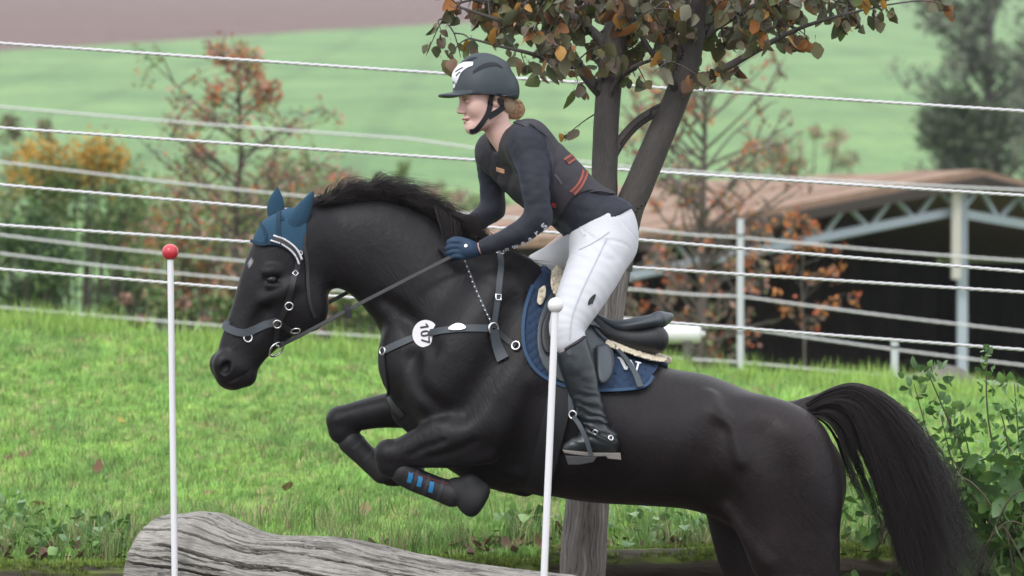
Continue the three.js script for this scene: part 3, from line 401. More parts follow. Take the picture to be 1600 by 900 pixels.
bush('green_bush', 'dark green bush between the yellow bush and the rowan', 205, 46, 405, 95, 105, { seed: 7, lobes: 24, n: 3400, leaf: 0.045, base: -0.35, group: hg, color: () => mix(OLV, GRN, [0.09, 0.15, 0.075], [0.07, 0.12, 0.07]) });
bush('mixed_bush', 'green and rust coloured bush behind the red ball pole', 320, 44, 375, 140, 130, { seed: 9, lobes: 46, n: 4600, leaf: 0.04, base: -0.35, group: hg, color: () => rnd() < 0.45 ? mix(PNK, ORG, BRN) : mix(GRN, OLV, [0.16, 0.26, 0.08]) });
bush('mixed_bush', 'brownish bush behind the horse\'s ears', 470, 50, 370, 130, 140, { seed: 11, lobes: 44, n: 4200, leaf: 0.045, base: -0.3, group: hg, color: () => rnd() < 0.5 ? mix(PNK, BRN, PNK) : mix(OLV, GRN, [0.2, 0.27, 0.12]) });
bush('mixed_bush', 'pinkish brown hedge bush below the field behind the mane', 570, 64, 325, 170, 60, { seed: 13, lobes: 34, n: 3000, leaf: 0.055, base: 0.0, group: hg, color: () => rnd() < 0.6 ? mix(PNK, BRN, [0.3, 0.24, 0.19]) : mix(OLV, [0.2, 0.27, 0.12]) });
bush('mixed_bush', 'pale hedge bush below the field beside the rider\'s arm', 730, 66, 345, 120, 52, { seed: 15, lobes: 26, n: 2200, leaf: 0.055, base: 0.0, group: hg, color: () => rnd() < 0.45 ? mix([0.36, 0.29, 0.23], PNK) : mix(OLV, [0.24, 0.3, 0.14]) });
bush('green_bush', 'low green bush below the throat of the horse', 560, 34, 490, 110, 42, { seed: 17, lobes: 22, n: 2200, leaf: 0.034, base: -0.3, group: hg, color: () => rnd() < 0.3 ? mix(PNK, ORG) : mix(GRN, OLV) });
bush('mixed_bush', 'low shrubby growth along the crest behind the left pole', 290, 32, 480, 190, 34, { seed: 18, lobes: 30, n: 2600, leaf: 0.03, base: -0.3, group: hg, color: () => rnd() < 0.25 ? mix(PNK, BRN) : mix(GRN, OLV, [0.07, 0.12, 0.05]) });
bush('grey_bush', 'greyish twiggy bush at the field edge right of the forked tree', 1245, 70, 240, 120, 50, { seed: 21, lobes: 18, n: 900, leaf: 0.06, base: 0.2, group: hg, color: () => mix([0.3, 0.26, 0.22], OLV, PNK) });
slimTree('far_tree', 'big grey green tree out of focus at the upper right', 1545, 96, 1.5, -260, 120, { seed: 51, r: 0.22, branches: 70, from: 0.2, clumps: 1500, per: 7, cl: 0.3, leaf: 0.1, group: 'far trees at the right', shape: t => 1.0, bark: [0.1, 0.09, 0.09], color: t => mix([0.23, 0.25, 0.19], [0.28, 0.3, 0.23], [0.2, 0.22, 0.175]) });
slimTree('far_tree', 'second grey green tree at the right frame edge', 1660, 92, 1.3, -200, 110, { seed: 53, r: 0.2, branches: 60, from: 0.15, clumps: 1300, per: 7, cl: 0.3, leaf: 0.1, group: 'far trees at the right', shape: t => 1.0, bark: [0.1, 0.09, 0.09], color: t => mix([0.23, 0.25, 0.19], [0.28, 0.3, 0.23], [0.2, 0.22, 0.175]) });
bush('far_bush', 'dark green bushes below the far tree at the right', 1530, 92, 205, 110, 90, { seed: 55, lobes: 30, n: 3000, leaf: 0.1, base: 1.2, group: 'far trees at the right', color: () => mix([0.07, 0.1, 0.055], [0.1, 0.125, 0.075], [0.13, 0.15, 0.1]) });
// ---------------------------------------------------------------- rope fences
function rope(label, grp, z, pts, r, pitch) { const tint = [0.72, 0.7, 0.72]; const s = (DIST - z) / FOCAL, p3 = pts.map(([a, b]) => P(a, b, z)), a = p3[0], c = p3[p3.length - 1], L = a.distanceTo(c), n = Math.round(L / (pitch / 7)), m = 10, pos = [], idx = [], col = [], k = p3.length;
  for (let i = 0; i <= n; i++) { const t = i / n, x = lerp(a.x, c.x, t); let q = 0; while (q < k - 2 && x > p3[q + 1].x) q++; const u = (x - p3[q].x) / (p3[q + 1].x - p3[q].x), y = lerp(p3[q].y, p3[q + 1].y, u) - 0.006 * Math.sin(Math.PI * clamp(u)) * (DIST - z) / 17; for (let j = 0; j <= m; j++) { const g = j / m * Math.PI * 2, R = r * (0.62 + 0.5 * Math.abs(Math.cos(g - Math.PI * t * L / pitch))); pos.push(x, y + Math.sin(g) * R, z + Math.cos(g) * R); const dk = 0.45 + 0.55 * smooth(0.12, 0.5, Math.abs(Math.cos(g - Math.PI * t * L / pitch))); col.push(tint[0] * dk, tint[1] * dk, tint[2] * dk); if (i && j) { const o = i * (m + 1) + j; idx.push(o - m - 2, o - m - 1, o - 1, o - m - 1, o, o - 1); } } }
  const g = geoFrom(pos, idx); g.setAttribute('color', new THREE.Float32BufferAttribute(col, 3)); return tag(add('fence_rope', g, ropeM), label, 'rope', grp); }
const ropeM = std([1, 1, 1], 0.7, { vertexColors: true });
{
  const gA = 'ropes of the nearer fence', gB = 'ropes of the farther fence', X0 = -190, X1 = 1790, ln = (y0, y1) => [[X0, y0 + (y1 - y0) / 1600 * X0], [X1, y0 + (y1 - y0) / 1600 * X1]], zA = -3.1, zB = -17;
  ['topmost sharp white rope crossing behind the helmet', 'second sharp white rope from the top, behind the rider\'s chest', 'third sharp white rope, meeting the horse\'s ears', 'fourth sharp white rope, meeting the horse\'s forehead', 'lowest sharp white rope, meeting the horse\'s nose bridge'].forEach((l, i) => rope(l, gA, zA, ln(...[[67, 173], [199, 305], [288, 424], [351, 456], [420, 546]][i]), 0.0072, 0.045));
  ['topmost blurred rope of the farther fence', 'second blurred rope of the farther fence', 'third blurred rope of the farther fence', 'fourth blurred rope of the farther fence', 'lowest blurred rope, just above the grass crest'].forEach((l, i) => rope(l, gB, zB, [[[X0, 147], [0, 167], [640, 217], [1000, 263], [1600, 297], [X1, 308]], [[X0, 232], [0, 253], [515, 311], [1000, 358], [1157, 371], [1600, 408], [X1, 424]], [[X0, 347], [0, 367], [380, 408], [1000, 453], [1157, 463], [1600, 518], [X1, 541]], [[X0, 376], [0, 396], [370, 436], [1000, 500], [1157, 512], [1600, 571], [X1, 596]], [[X0, 463], [0, 480], [600, 527], [1157, 566], [1600, 602], [X1, 617]]][i], 0.0095, 0.1));
  const post = (label, px, top, z, r, m) => { const t = P(px, top, z), g = group('fence_post', label, 'fence post', z === zA ? 'posts of the nearer fence' : 'posts of the farther fence', v3(t.x, groundY(t.x, z) - 0.1, z)), base = v3(t.x, groundY(t.x, z) - 0.1, z); add('shaft', tube([base, base.clone().lerp(t, 0.5), t], r, 14), m, g); const c = new THREE.SphereGeometry(r * 1.02, 14, 8, 0, 6.2832, 0, 1.57); c.scale(1, 0.4, 1); c.translate(t.x, t.y, t.z); add('cap', c, std([0.06, 0.06, 0.07], 0.6), g);
    for (const y of [0.2, 0.5, 0.8]) { const i = new THREE.TorusGeometry(r * 1.05, 0.008, 6, 14); i.rotateX(Math.PI / 2); const p = base.clone().lerp(t, y + 0.15); i.translate(p.x, p.y, p.z); add('insulator', i, std([0.05, 0.05, 0.055], 0.6), g); } };
  const pw = std([0.55, 0.57, 0.6], 0.7), wd = std([0.25, 0.21, 0.17], 0.9);
  post('pale fence post in front of the barn', 1157, 342, zB, 0.028, pw); post('short pale fence post poking above the grass crest at the right', 1398, 534, -12, 0.026, pw); 
  post('wooden post of the nearer fence, out of frame left', X0 - 4, 0, zA, 0.05, wd); post('wooden post of the nearer fence, out of frame right', X1 + 4, 90, zA, 0.05, wd); post('wooden post of the farther fence, out of frame left', X0 - 4, 130, zB, 0.05, wd); post('wooden post of the farther fence, out of frame right', X1 + 4, 290, zB, 0.05, wd);
}
// ---------------------------------------------------------------- the horse
const headYaw = 0.24, headPivot = P(500, 400, 0);
const unyaw = (x, y, z) => { const c = Math.cos(headYaw), s = Math.sin(headYaw), dx = x - headPivot.x, dz = z - headPivot.z; return [headPivot.x + (dx * c - dz * s) , y, headPivot.z + (dx * s + dz * c)]; };
const headPrims = (() => {
  const H = (a, b, c, d, w) => { const st = px => 500 + (px - 500) / Math.cos(headYaw); return [st(a), b, st(c), d, w, 0]; };
  const Q = (px, py, z) => P(500 + (px - 500) / Math.cos(headYaw), py, z);
  return [
    profile([H(470, 322, 520, 420, 0.085), H(418, 345, 512, 455, 0.098), H(395, 385, 506, 482, 0.1), H(379, 428, 488, 508, 0.092), H(367, 474, 452, 530, 0.072), H(355, 508, 428, 550, 0.06), H(346, 538, 412, 566, 0.056), H(343, 560, 402, 582, 0.058)], 0.05, 6),
    ell(Q(361, 578, 0.0), [0.058, 0.06, 0.055], 0.04), ell(Q(350, 570, 0.034), [0.036, 0.045, 0.025], 0.03, 0, 0.4), ell(Q(350, 570, -0.034), [0.036, 0.045, 0.025], 0.03, 0, 0.4),
    ell(Q(363, 597, 0), [0.04, 0.024, 0.046], 0.03, 0, -0.35), ell(Q(388, 590, 0), [0.03, 0.03, 0.04], 0.03, 0, 0.3),   // lips, chin
    ell(Q(470, 478, 0.055), [0.085, 0.1, 0.05], 0.05, 0, 0.5), ell(Q(470, 478, -0.055), [0.085, 0.1, 0.05], 0.05, 0, 0.5), // jowls
    limb([[Q(408, 470, 0.07), 0.012], [Q(425, 460, 0.088), 0.016], [Q(450, 445, 0.098), 0.014]], 0.04),                    // cheek ridge
    ell(Q(417, 424, 0.088), [0.034, 0.02, 0.018], 0.022, 0, 0.1), ell(Q(417, 424, -0.088), [0.034, 0.02, 0.018], 0.022, 0, 0.1), // brow
    ell(Q(420, 446, 0.092), [0.03, 0.012, 0.014], 0.015, 0, 0.1), ell(Q(420, 446, -0.092), [0.03, 0.012, 0.014], 0.015, 0, 0.1),
    ell(Q(420, 437, 0.108), [0.026, 0.014, 0.02], 0.008, 1, 0.1), ell(Q(420, 437, -0.108), [0.026, 0.014, 0.02], 0.008, 1, 0.1),
    ell(Q(349, 574, 0.058), [0.017, 0.024, 0.018], 0.012, 1, -0.5), ell(Q(349, 574, -0.058), [0.017, 0.024, 0.018], 0.012, 1, -0.5),
    limb([[Q(345, 598, 0.055), 0.004], [Q(365, 592, 0.056), 0.005], [Q(392, 577, 0.056), 0.004]], 0.008, 3, 1),           // mouth line
    ell(Q(402, 500, 0.075), [0.05, 0.02, 0.016], 0.04, 1, 1.05),
  ];
})();
const headRaw = field(headPrims);
const headF = (x, y, z) => { const q = unyaw(x, y, z); return headRaw(q[0], q[1], q[2]); };
const headBox = (() => { const p = P(310, 630, 0), q = P(540, 300, 0); return [[p.x, p.y, -0.3], [q.x, q.y, 0.35]]; })();
const S = (px, py, z, r) => [P(px, py, z), r];
const horsePrims = [
  // trunk
  profile([[668, 500, 628, 622, 0.15], [715, 460, 668, 690, 0.215], [790, 412, 735, 748, 0.245], [868, 458, 826, 768, 0.275], [950, 530, 915, 784, 0.3], [1035, 572, 1005, 790, 0.31], [1105, 586, 1075, 796, 0.3], [1172, 612, 1130, 815, 0.285], [1222, 634, 1190, 850, 0.27], [1258, 668, 1240, 850, 0.22]], 0.06, 5),
  // neck
  profile([[470, 332, 512, 445, 0.075], [528, 318, 545, 458, 0.08], [600, 312, 578, 492, 0.095], [672, 338, 600, 528, 0.12], [735, 378, 622, 575, 0.15], [800, 408, 670, 640, 0.18]], 0.07, 5),
  // withers, chest
  limb([S(770, 405, 0, 0.03), S(820, 420, 0, 0.035), S(870, 462, 0, 0.03)], 0.08),
  ell(P(628, 560, 0.075), [0.085, 0.13, 0.075], 0.05), ell(P(628, 560, -0.075), [0.085, 0.13, 0.075], 0.05),
  limb([S(640, 640, 0, 0.07), S(720, 700, 0, 0.08), S(790, 742, 0, 0.05)], 0.06),
  limb([S(770, 738, 0, 0.03), S(815, 766, 0, 0.02), S(826, 768, 0, 0.012)], 0.03),
  // shoulders
  limb([S(775, 450, 0.12, 0.06), S(730, 530, 0.155, 0.09), S(680, 610, 0.165, 0.08)], 0.14), limb([S(775, 450, -0.12, 0.06), S(730, 530, -0.155, 0.09), S(680, 610, -0.165, 0.08)], 0.14),
  ell(P(770, 625, 0.185), [0.13, 0.13, 0.075], 0.1, 0, -0.5), ell(P(770, 625, -0.185), [0.13, 0.13, 0.075], 0.1, 0, -0.5),
  // near foreleg
  limb([S(760, 665, 0.18, 0.1), S(715, 682, 0.19, 0.094), S(668, 696, 0.18, 0.076), S(630, 708, 0.175, 0.06), S(611, 712, 0.17, 0.056)], 0.05),
  limb([S(724, 655, 0.21, 0.03), S(680, 672, 0.22, 0.03), S(638, 694, 0.2, 0.02)], 0.03), limb([S(760, 706, 0.2, 0.045), S(712, 716, 0.21, 0.035), S(660, 720, 0.2, 0.018)], 0.03),
  ell(P(605, 708, 0.17), [0.045, 0.05, 0.048], 0.016), ell(P(604, 728, 0.172), [0.036, 0.036, 0.042], 0.014), ell(P(628, 733, 0.17), [0.026, 0.03, 0.026], 0.016), limb([S(640, 741, 0.178, 0.014), S(670, 754, 0.176, 0.013), S(704, 762, 0.175, 0.014)], 0.014),
  limb([S(618, 730, 0.17, 0.044), S(648, 750, 0.168, 0.034), S(690, 765, 0.165, 0.034), S(712, 768, 0.165, 0.042), S(735, 778, 0.165, 0.04)], 0.02),
  // far foreleg
  limb([S(735, 625, -0.17, 0.1), S(670, 635, -0.17, 0.086), S(600, 642, -0.16, 0.064), S(550, 652, -0.155, 0.054), S(530, 658, -0.155, 0.048)], 0.05),
  ell(P(530, 655, -0.155), [0.044, 0.048, 0.046], 0.016), ell(P(528, 673, -0.153), [0.034, 0.036, 0.04], 0.014), ell(P(552, 672, -0.155), [0.022, 0.026, 0.024], 0.014),
  limb([S(536, 676, -0.155, 0.045), S(562, 704, -0.16, 0.035), S(590, 730, -0.165, 0.034), S(610, 742, -0.165, 0.042), S(640, 742, -0.165, 0.036)], 0.02),
];
// hindquarters and hind legs, near and far
for (const s of [1, -1]) {
  const dx = s > 0 ? 0 : -46, dy = s > 0 ? 0 : 6;
  horsePrims.push(
    ell(P(1205, 700, 0.14 * s), [0.2, 0.17, 0.15], 0.09, 0, -0.5),
    ell(P(1244 + dx * 0.4, 745, 0.14 * s), [0.125, 0.22, 0.12], 0.08, 0, 0.15),
    profile([[1140 + dx, 690 + dy, 1284 + dx * 0.3, 690 + dy, 0.14, 0.13 * s], [1146 + dx, 770 + dy, 1308 + dx * 0.4, 770 + dy, 0.135, 0.15 * s], [1158 + dx, 835 + dy, 1312 + dx * 0.5, 835 + dy, 0.12, 0.155 * s], [1176 + dx, 890 + dy, 1313 + dx * 0.6, 890 + dy, 0.1, 0.155 * s], [1215 + dx, 945 + dy, 1315 + dx, 930 + dy, 0.075, 0.15 * s], [1254 + dx, 985 + dy, 1322 + dx, 965 + dy, 0.052, 0.145 * s]], 0.06),
    limb([S(1292 + dx, 985 + dy, 0.145 * s, 0.062), S(1287 + dx, 1020 + dy, 0.145 * s, 0.05), S(1272 + dx, 1070 + dy, 0.145 * s, 0.038), S(1258 + dx, 1108, 0.145 * s, 0.045), S(1244 + dx, 1128, 0.145 * s, 0.04)], 0.03),
    limb([S(1308 + dx, 968 + dy, 0.145 * s, 0.03), S(1316 + dx, 990 + dy, 0.145 * s, 0.024)], 0.02));
}
const baseTrunk = field(horsePrims.slice());
const onT = (px, py, sink, r) => { const [p, n] = onSurf(baseTrunk, px, py); return [p.addScaledVector(n, -sink), r]; };
horsePrims.push(
  limb([onT(1110, 618, 0.014, 0.012), onT(1120, 645, 0.01, 0.013), onT(1144, 670, 0.01, 0.016), onT(1156, 720, 0.016, 0.014)], 0.05),   // flank fold
  limb([onT(1118, 680, -0.026, 0.026), onT(1112, 740, -0.026, 0.034), onT(1128, 795, -0.024, 0.024)], 0.1, 4, 1),
  limb([onT(1138, 800, 0.014, 0.01), onT(1165, 840, 0.012, 0.014), onT(1200, 880, 0.016, 0.01)], 0.06),
  limb([onT(1195, 680, -0.024, 0.02), onT(1226, 745, -0.023, 0.022), onT(1230, 820, -0.022, 0.024), onT(1238, 895, -0.024, 0.022)], 0.12, 4, 1),                            // between the thigh muscles
  limb([onT(838, 625, -0.016, 0.022), onT(822, 680, -0.018, 0.028), onT(806, 725, -0.016, 0.02)], 0.07, 4, 1),                              // behind the elbow
  limb([onT(600, 470, -0.006, 0.014), onT(640, 500, -0.008, 0.016), onT(676, 545, -0.008, 0.014)], 0.05, 4, 1),                             // jugular groove
  limb([onT(800, 480, -0.014, 0.02), onT(775, 560, -0.016, 0.024), onT(722, 640, -0.01, 0.018)], 0.08, 4, 1),                               // behind the shoulder blade
  limb([onT(646, 560, -0.01, 0.014), onT(652, 600, -0.01, 0.016), onT(690, 640, -0.008, 0.014)], 0.05, 4, 1),
  limb([onT(692, 690, -0.006, 0.008), onT(660, 702, -0.006, 0.008), onT(640, 712, -0.005, 0.006)], 0.02, 4, 1),
  limb([onT(745, 690, -0.006, 0.009), onT(712, 704, -0.006, 0.01), onT(672, 716, -0.004, 0.006)], 0.025, 4, 1),
  limb([S(1240, 648, 0, 0.05), S(1275, 634, 0, 0.042), S(1310, 622, 0, 0.034), S(1340, 622, 0, 0.028), S(1368, 640, 0, 0.018)], 0.04),      // dock of the tail
);
const trunkF = field(horsePrims);
const horseF = (x, y, z) => { const a = trunkF(x, y, z); if (x > headBox[1][0] + 0.05 || x < headBox[0][0] - .1) return a; return smin(a, headF(x, y, z), 0.06); };
const coatTex = tex(512, 512, (u, v) => { const a = tnoise(u, v, 12, 4), b = tnoise(u, v, 70, 3, 4), r = Math.abs(tnoise(u, v, 9, 2, 11)), vein = smooth(0.03, 0.0, r) * smooth(0.0, 0.3, tnoise(u, v, 5, 2, 20)); return 0.42 + 0.34 * a + 0.17 * b + 0.12 * vein; }, false, [1.3, 1.3]);
const coat = std([1, 1, 1], 0.47, { vertexColors: true, bumpMap: coatTex, bumpScale: 0.0043, specularIntensity: 0.5, sheen: 0.2, sheenColor: lin(0.55, 0.48, 0.46), sheenRoughness: 0.45 });
const star = onSurf(headF, 391, 411)[0];
const horse = group('horse', 'black horse in mid jump over the weathered log', 'horse', null, P(1200, 1150, 0).setY(0));
const [hmn, hmx] = primBox(horsePrims, 0.04); hmn[0] = Math.min(hmn[0], headBox[0][0]); hmx[1] = Math.max(hmx[1], headBox[1][1]);
add('body', meshField(horseF, hmn, hmx, 0.0095, { color: (x, y, z) => {
  const br = clamp(0.42 + 0.5 * fbm(x * 2.3, y * 2.3, z * 2.3 + 3, 3)) * smooth(-0.2, 1.1, x), m = 0.9 + 0.5 * fbm(x * 9, y * 9, z * 9, 3) + 0.35 * nz(x * 70, y * 110, z * 70);
  let r = 0.0125 + 0.021 * br, g = 0.011 + 0.011 * br, b = 0.0125 + 0.0085 * br;
  if (Math.hypot((x - star.x) * 1.2, (y - star.y) * 0.6, (z - star.z) * 0.8) < 0.011 + 0.005 * nz(x * 150, y * 150, z * 150)) { r = g = b = 0.3; } // star on the forehead
  return [r * m * 0.8, g * m * 0.78, b * m * 0.84];
} }), coat, horse);

{ // eyes
  const eyeM = std([0.008, 0.006, 0.005], 0.3);
  for (const s of [1, -1]) { const c = Math.cos(headYaw), sn = Math.sin(headYaw), q = P(500 + (420 - 500) / c, 437, 0), dx = q.x - headPivot.x, z = 0.084 * s;
    const g = new THREE.SphereGeometry(0.021, 20, 14); g.scale(1, 0.8, 1); g.translate(headPivot.x + dx * c + z * sn, q.y, -dx * sn + z * c); add('eye', g, eyeM, horse); }
  // hooves out of the frame below and the far fore hoof
  const hoofM = std([0.03, 0.027, 0.024], 0.5);
  const hoof = (p, dir, s = 1) => { const g = new THREE.CylinderGeometry(0.045 * s, 0.062 * s, 0.075 * s, 20); g.applyQuaternion(new THREE.Quaternion().setFromUnitVectors(v3(0, -1, 0), dir.clone().normalize())); g.translate(p.x, p.y, p.z); add('hoof', g, hoofM, horse); };
  hoof(P(1238, 1136, 0.145), v3(-0.12, -1, 0)); hoof(P(1192, 1136, -0.145), v3(-0.12, -1, 0)); hoof(P(648, 742, -0.165), v3(1, -0.1, 0), 0.9);
}
// mane: clumps of strands lifted along the crest and blown back
const hairM = std([0.021, 0.018, 0.019], 0.5, { specularIntensity: 0.6, vertexColors: true });
{
  reseed(77); const crest = crSample([[474, 322], [520, 316], [560, 311], [600, 310], [640, 321], [680, 340], [720, 366], [760, 388], [800, 404]], 12), st = [];
  for (let c = 0; c < 230; c++) {
    const t = (c + rnd()) / 230, i = Math.min(crest.length - 2, Math.floor(t * (crest.length - 1))), q = crest[i], q2 = crest[Math.min(crest.length - 1, i + 4)], q0 = crest[Math.max(0, i - 4)];
    const A = P(q[0], q[1], 0), T = P(q2[0], q2[1], 0).sub(P(q0[0], q0[1], 0)).normalize(), N = v3(-T.y, T.x, 0).multiplyScalar(T.x > 0 ? 1 : -1);
    const wave = 0.5 + 0.5 * nz(t * 14, 3.3), lift = rr(0.035, 0.075) * (0.75 + 0.5 * wave) * (t < 0.1 ? 0.45 : 1) * (t > 0.8 ? 0.4 : 1), long = rnd() < 0.35, L = (long ? rr(0.14, 0.24) : rr(0.05, 0.13)) * (t < 0.1 ? 0.7 : 1) * (t > 0.75 ? 0.6 : 1), side = rnd() < 0.6 ? 1 : -1, sp = rr(0.0, 0.05) * side, kick = rr(-0.9, 1.1), curl = rr(-0.02, 0.02);
    for (let k = 0; k < 20; k++) { const r0 = A.clone().add(v3(rr(-0.012, 0.012), rr(-0.01, 0.002), rr(-0.024, 0.024))), m = rr(0.65, 1.2), pts = [], j1 = rr(-0.016, 0.016), j2 = rr(-0.016, 0.016), dz = rr(-0.014, 0.014);
      for (let s = 0; s <= 7; s++) { const u = s / 7, up = lift * m * (Math.sin(Math.min(1, u * 1.3) * Math.PI * 0.55) - 1.1 * u * u * (0.5 - kick * 0.5));
        pts.push(r0.clone().addScaledVector(T, L * m * u * (0.45 + 0.55 * u)).addScaledVector(N, up + j1 * u * u + curl * Math.sin(u * 4)).add(v3(j2 * u * u, 0, (sp + dz) * Math.sin(u * 1.6) + 0.008 * Math.sin(u * 6 + c)))); }
      st.push({ pts, r: rr(0.0008, 0.0016) }); }
  }
  // long locks falling at the end of the mane beside the hand
  for (let c = 0; c < 9; c++) { const a = rr(672, 706), b = lerp(322, 352, (a - 672) / 34), z = rr(0.02, 0.06); for (let k = 0; k < 16; k++) { const pts = []; const dx = rr(-5, 6), dy = rr(-5, 5), l = rr(0.7, 1.15); for (let s = 0; s <= 6; s++) { const u = s / 6; pts.push(P(a + dx + (22 * u - 4 * u * u) * l + 3 * Math.sin(u * 5 + c), b + dy - 8 * Math.sin(u * 2.4) + 58 * u * u * l, z + 0.05 * u)); } st.push({ pts, r: rr(0.0012, 0.002) }); } }
  add('mane', hairGeo(st), hairM, horse);
}
{ // tail: strands swept between guide curves
  reseed(99);
  const G = [
    [[1250, 634], [1296, 608], [1340, 602], [1390, 626], [1440, 686], [1476, 752], [1506, 830], [1575, 915]],
    [[1256, 638], [1300, 617], [1340, 616], [1380, 660], [1423, 740], [1452, 812], [1478, 872], [1506, 946]],
    [[1262, 644], [1300, 631], [1332, 646], [1354, 690], [1386, 770], [1410, 850], [1428, 912], [1440, 965]],
    [[1264, 648], [1294, 648], [1318, 668], [1332, 704], [1347, 742], [1364, 788], [1372, 830], [1370, 846]],
    [[1266, 650], [1288, 664], [1304, 690], [1315, 720], [1326, 750], [1337, 782], [1342, 812], [1339, 832]]].map(g => crSample(g, 5));
  const n = G[0].length, st = [];
  const strand = (u, cut, jig, r, W) => { const g = Math.min(3, Math.floor(u)), w = u - g, pts = [], a = rr(-jig, jig), b = rr(-jig, jig), ph = rr(0, 6), fr = rr(3, 7), m = 20, t0 = rr(0, 0.14), zj = rr(-1, 1), fz = rr(0, 1.6);
    for (let s = 0; s <= m; s++) { const t = lerp(t0, cut, s / m), x = t * (n - 1), i = Math.min(n - 2, Math.floor(x)), k = x - i, at = q => lerp(lerp(G[g][i][q], G[g][i + 1][q], k), lerp(G[g + 1][i][q], G[g + 1][i + 1][q], k), w);
      const e = t * t, lo = W.amp * e, c = 1 - 0.5 * smooth(0.6, 1, t); pts.push(P(at(0) + a * e * 3 * c + lo * Math.sin(W.f * t * 6 + W.p) + (1.5 + 4 * e) * t * Math.sin(fr * t * 5 + ph) + fz * t * Math.sin(fr * t * 14 + ph * 2), at(1) + b * e * 3 * c + 0.5 * lo * Math.cos(W.f * t * 5 + W.p), (W.z * (0.035 + 0.14 * t) + zj * (0.012 + 0.014 * t) * c) + 0.01 * Math.sin(W.f * t * 5 + W.p) * t)); }
    st.push({ pts, r }); };
  const lock = (u0, cut0, n2, sp, amp, jig = 3.5) => { const W = { amp: rr(0.4, 1) * amp, f: rr(0.6, 1.3), p: rr(0, 6), z: rr(-1, 1) }; for (let k = 0; k < n2; k++) strand(clamp(u0 + rr(-sp, sp), 0, 3.999), clamp(cut0 * rr(0.82, 1.03), 0.3, 1), jig, rr(0.001, 0.0019), W); };
  for (let c = 0; c < 170; c++) lock(Math.pow(rnd(), 0.8) * 2.0, rr(0.74, 1.0), 30, 0.07, 24, 11);
  for (let c = 0; c < 44; c++) lock(rr(1.9, 3.6), rr(0.34, 0.6), 18, 0.12, 4);
  for (const u0 of [2.15, 2.3, 2.5, 2.85, 3.1, 3.55, 3.8]) lock(u0, rr(0.66, 0.95), 40, 0.07, 9, 4);
  for (let c = 0; c < 90; c++) lock(rr(0, 2), rr(0.7, 1), 7, 0.12, 34, 16);
  for (let c = 0; c < 60; c++) lock(rr(-0.05, 0.4), rr(0.6, 1), 3, 0.1, 14, 9);
  add('tail', hairGeo(st), hairM, horse);
}
// ---------------------------------------------------------------- tack
const { FontLoader } = await import('three/addons/loaders/FontLoader.js');
const { TextGeometry } = await import('three/addons/geometries/TextGeometry.js');
const fontSans = await new FontLoader().loadAsync('fonts/droid/droid_sans_bold.typeface.json');
const fontSerif = await new FontLoader().loadAsync('fonts/droid/droid_serif_bold.typeface.json');
const grainTex = tex(256, 256, (u, v) => 0.5 + 0.5 * tnoise(u, v, 60, 3), false, [6, 6]);
const weaveTex = tex(128, 128, (u, v) => 0.5 + 0.25 * Math.sin(u * Math.PI * 64) * Math.sin(v * Math.PI * 64) + 0.2 * tnoise(u, v, 20, 3), false, [7, 7]);
const leatherBlack = std([0.012, 0.013, 0.016], 0.4, { bumpMap: grainTex, bumpScale: 0.0006 });
const leatherSaddle = std([0.05, 0.062, 0.073], 0.42, { bumpMap: grainTex, bumpScale: 0.0008 });
const leatherDark = std([0.01, 0.011, 0.014], 0.45, { bumpMap: grainTex, bumpScale: 0.0006 });
const steel = std([0.72, 0.72, 0.72], 0.22, { metalness: 1 });
const silver = std([0.75, 0.74, 0.77], 0.3, { metalness: 0.4 });
const navyCloth = std([0.016, 0.038, 0.085], 0.85, { bumpMap: weaveTex, bumpScale: 0.001, sheen: 0.3 });
const crochetTex = tex(256, 256, (u, v) => 0.5 + 0.3 * Math.sin(u * Math.PI * 36 + Math.sin(v * Math.PI * 72)) * Math.sin(v * Math.PI * 36) + 0.2 * tnoise(u, v, 20, 3), false, [7, 7]), tealCloth = std([0.018, 0.066, 0.118], 0.9, { bumpMap: crochetTex, bumpScale: 0.004, sheen: 0.3 });
const fleeceM = std([0.66, 0.58, 0.44], 1);
const padF = (x, y, z) => horseF(x, y, z) - 0.02;
function buckle(f, px, py, R, parent, name = 'buckle', o = {}) { const [p, n] = onSurf(f, px, py, o.side ?? 1); const g = new THREE.TorusGeometry(R, o.r ?? R * 0.24, 8, o.sq ? 4 : 18); if (o.sx) g.scale(o.sx, 1, 1); return add(name, orient(g, p.addScaledVector(n, o.off ?? 0.007), n, o.spin ?? 0), o.mat ?? steel, parent); }

